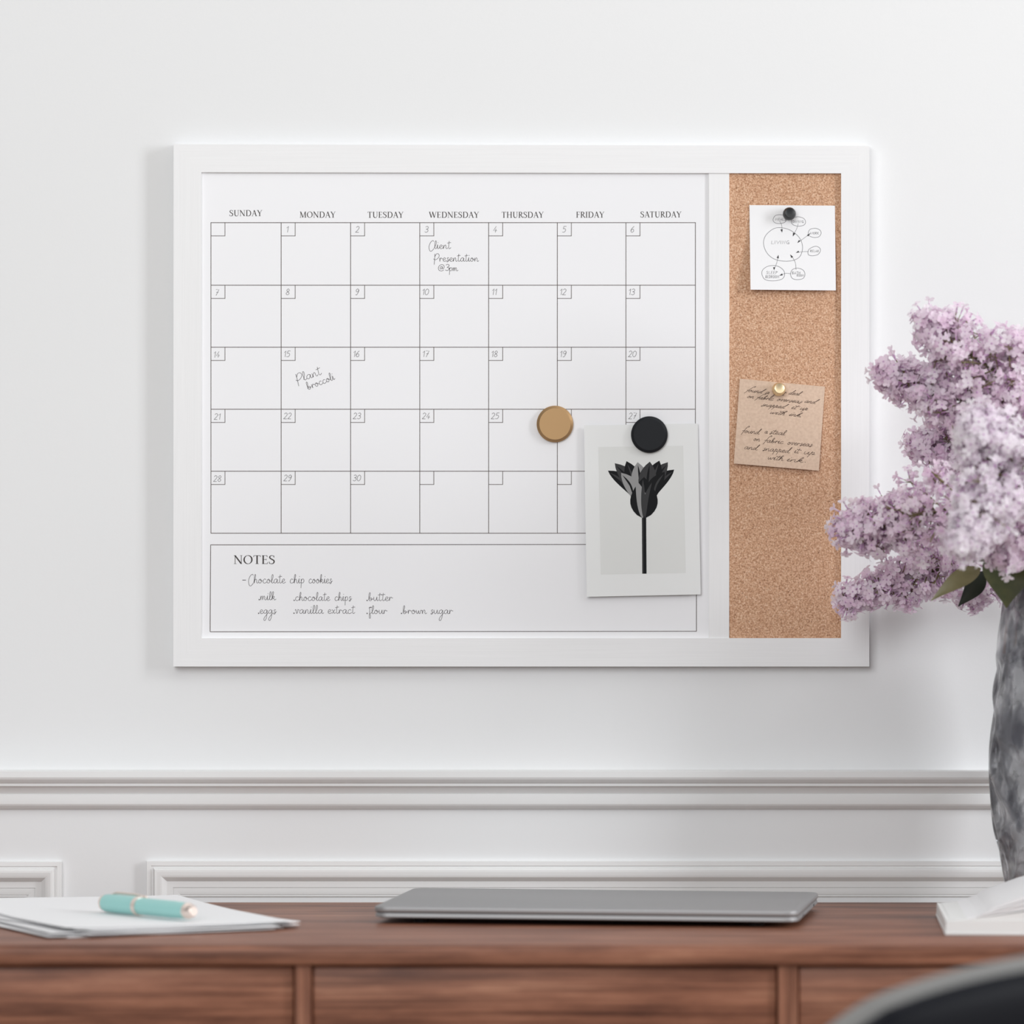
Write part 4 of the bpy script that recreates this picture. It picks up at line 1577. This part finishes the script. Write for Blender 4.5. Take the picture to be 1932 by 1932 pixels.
lilac('lilac stem at the right edge between the top and pale heads', P(1985, 850, -.13), P(1915, 645, -.15), .052, M_PETAL, 10, 40, 10,
      mouth=(.018, .004), foot=(-.008, -.010))

# ------------------------------------------------------------------ chair in the foreground
CC = Vector((0.460, -0.80, 0))
chair = thing('chair', 'black-backed chair with a grey cushioned rounded backrest in the lower right foreground', 'chair', tuple(CC))
mb = MB()


def pad(mb, nx, ny, fn, thick):
    """closed cushion: fn(u, v) -> centre point, normal, thickness factor"""
    vs, fs = [], []
    for side in (1, -1):
        for j in range(ny + 1):
            for i in range(nx + 1):
                c, nrm, tf = fn(i / nx * 2 - 1, j / ny * 2 - 1)
                vs.append(c + nrm * (side * thick / 2 * tf))
    w_ = nx + 1
    o2 = w_ * (ny + 1)
    for j in range(ny):
        for i in range(nx):
            a = j * w_ + i
            fs.append((a, a + 1, a + w_ + 1, a + w_))
            fs.append((o2 + a, o2 + a + w_, o2 + a + w_ + 1, o2 + a + 1))
    ring = [i for i in range(w_)] + [j * w_ + nx for j in range(1, ny + 1)] + [ny * w_ + i for i in range(nx - 1, -1, -1)] + \
           [j * w_ for j in range(ny - 1, 0, -1)]
    for k in range(len(ring)):
        a, b = ring[k], ring[(k + 1) % len(ring)]
        fs.append((a, o2 + a, o2 + b, b))
    mb.add(vs, fs)


def disc_map(a, b):
    """square to rounded (superellipse-like) outline"""
    return a * math.sqrt(1 - b * b / 2 * .92), b * math.sqrt(1 - a * a / 2 * .92)


def back_fn(hw, hh, zc, yo):
    def fn(a, b):
        x, y = disc_map(a, b)
        e = max(abs(a), abs(b))
        tf = math.sqrt(max(0, 1 - e ** 5)) * .97 + .03
        X = CC.x + x * hw
        Z = zc + y * hh
        Y = CC.y - .205 + yo + .075 * x * x - (Z - .6) * .18
        nrm = Vector((-.28 * x, 1, .16)).normalized()
        return Vector((X, Y, Z)), nrm, tf
    return fn


pad(mb, 36, 36, back_fn(.276, .153, .637, 0), .030)
mb.build('backrest_shell', M_SHELL, chair, smooth=True)
mb = MB()
pad(mb, 36, 36, back_fn(.290, .160, .637, .026), .034)
mb.build('back_cushion', M_GREYPAD, chair, smooth=True)
mb = MB()


def seat_fn(a, b):
    x, y = disc_map(a, b)
    e = max(abs(a), abs(b))
    tf = math.sqrt(max(0, 1 - e ** 4)) * .97 + .03
    return Vector((CC.x + x * .245, CC.y + .02 + y * .225, .445 + .012 * x * x)), Vector((0, 0, 1)), tf


pad(mb, 24, 24, seat_fn, .055)
mb.build('seat', M_GREYPAD, chair, smooth=True)
for sx_ in (-1, 1):
    mb = MB()
    mb.tube(bez(Vector((CC.x + sx_ * .11, CC.y - .12, .425)), Vector((CC.x + sx_ * .11, CC.y - .26, .41)), Vector((CC.x + sx_ * .11, CC.y - .222, .60)), 10), .009, .009, 10)
    mb.build('back_support', M_STEEL, chair, smooth=40)
    for sy_ in (-1, 1):
        mb = MB()
        mb.tube([(CC.x + sx_ * .15, CC.y + .02 + sy_ * .14, .428), (CC.x + sx_ * .21, CC.y + .02 + sy_ * .20, .0)], .012, .009, 12)
        mb.build('leg', M_STEEL, chair, smooth=40)

for o in bpy.data.objects:
    if '_o' in o:
        del o['_o']
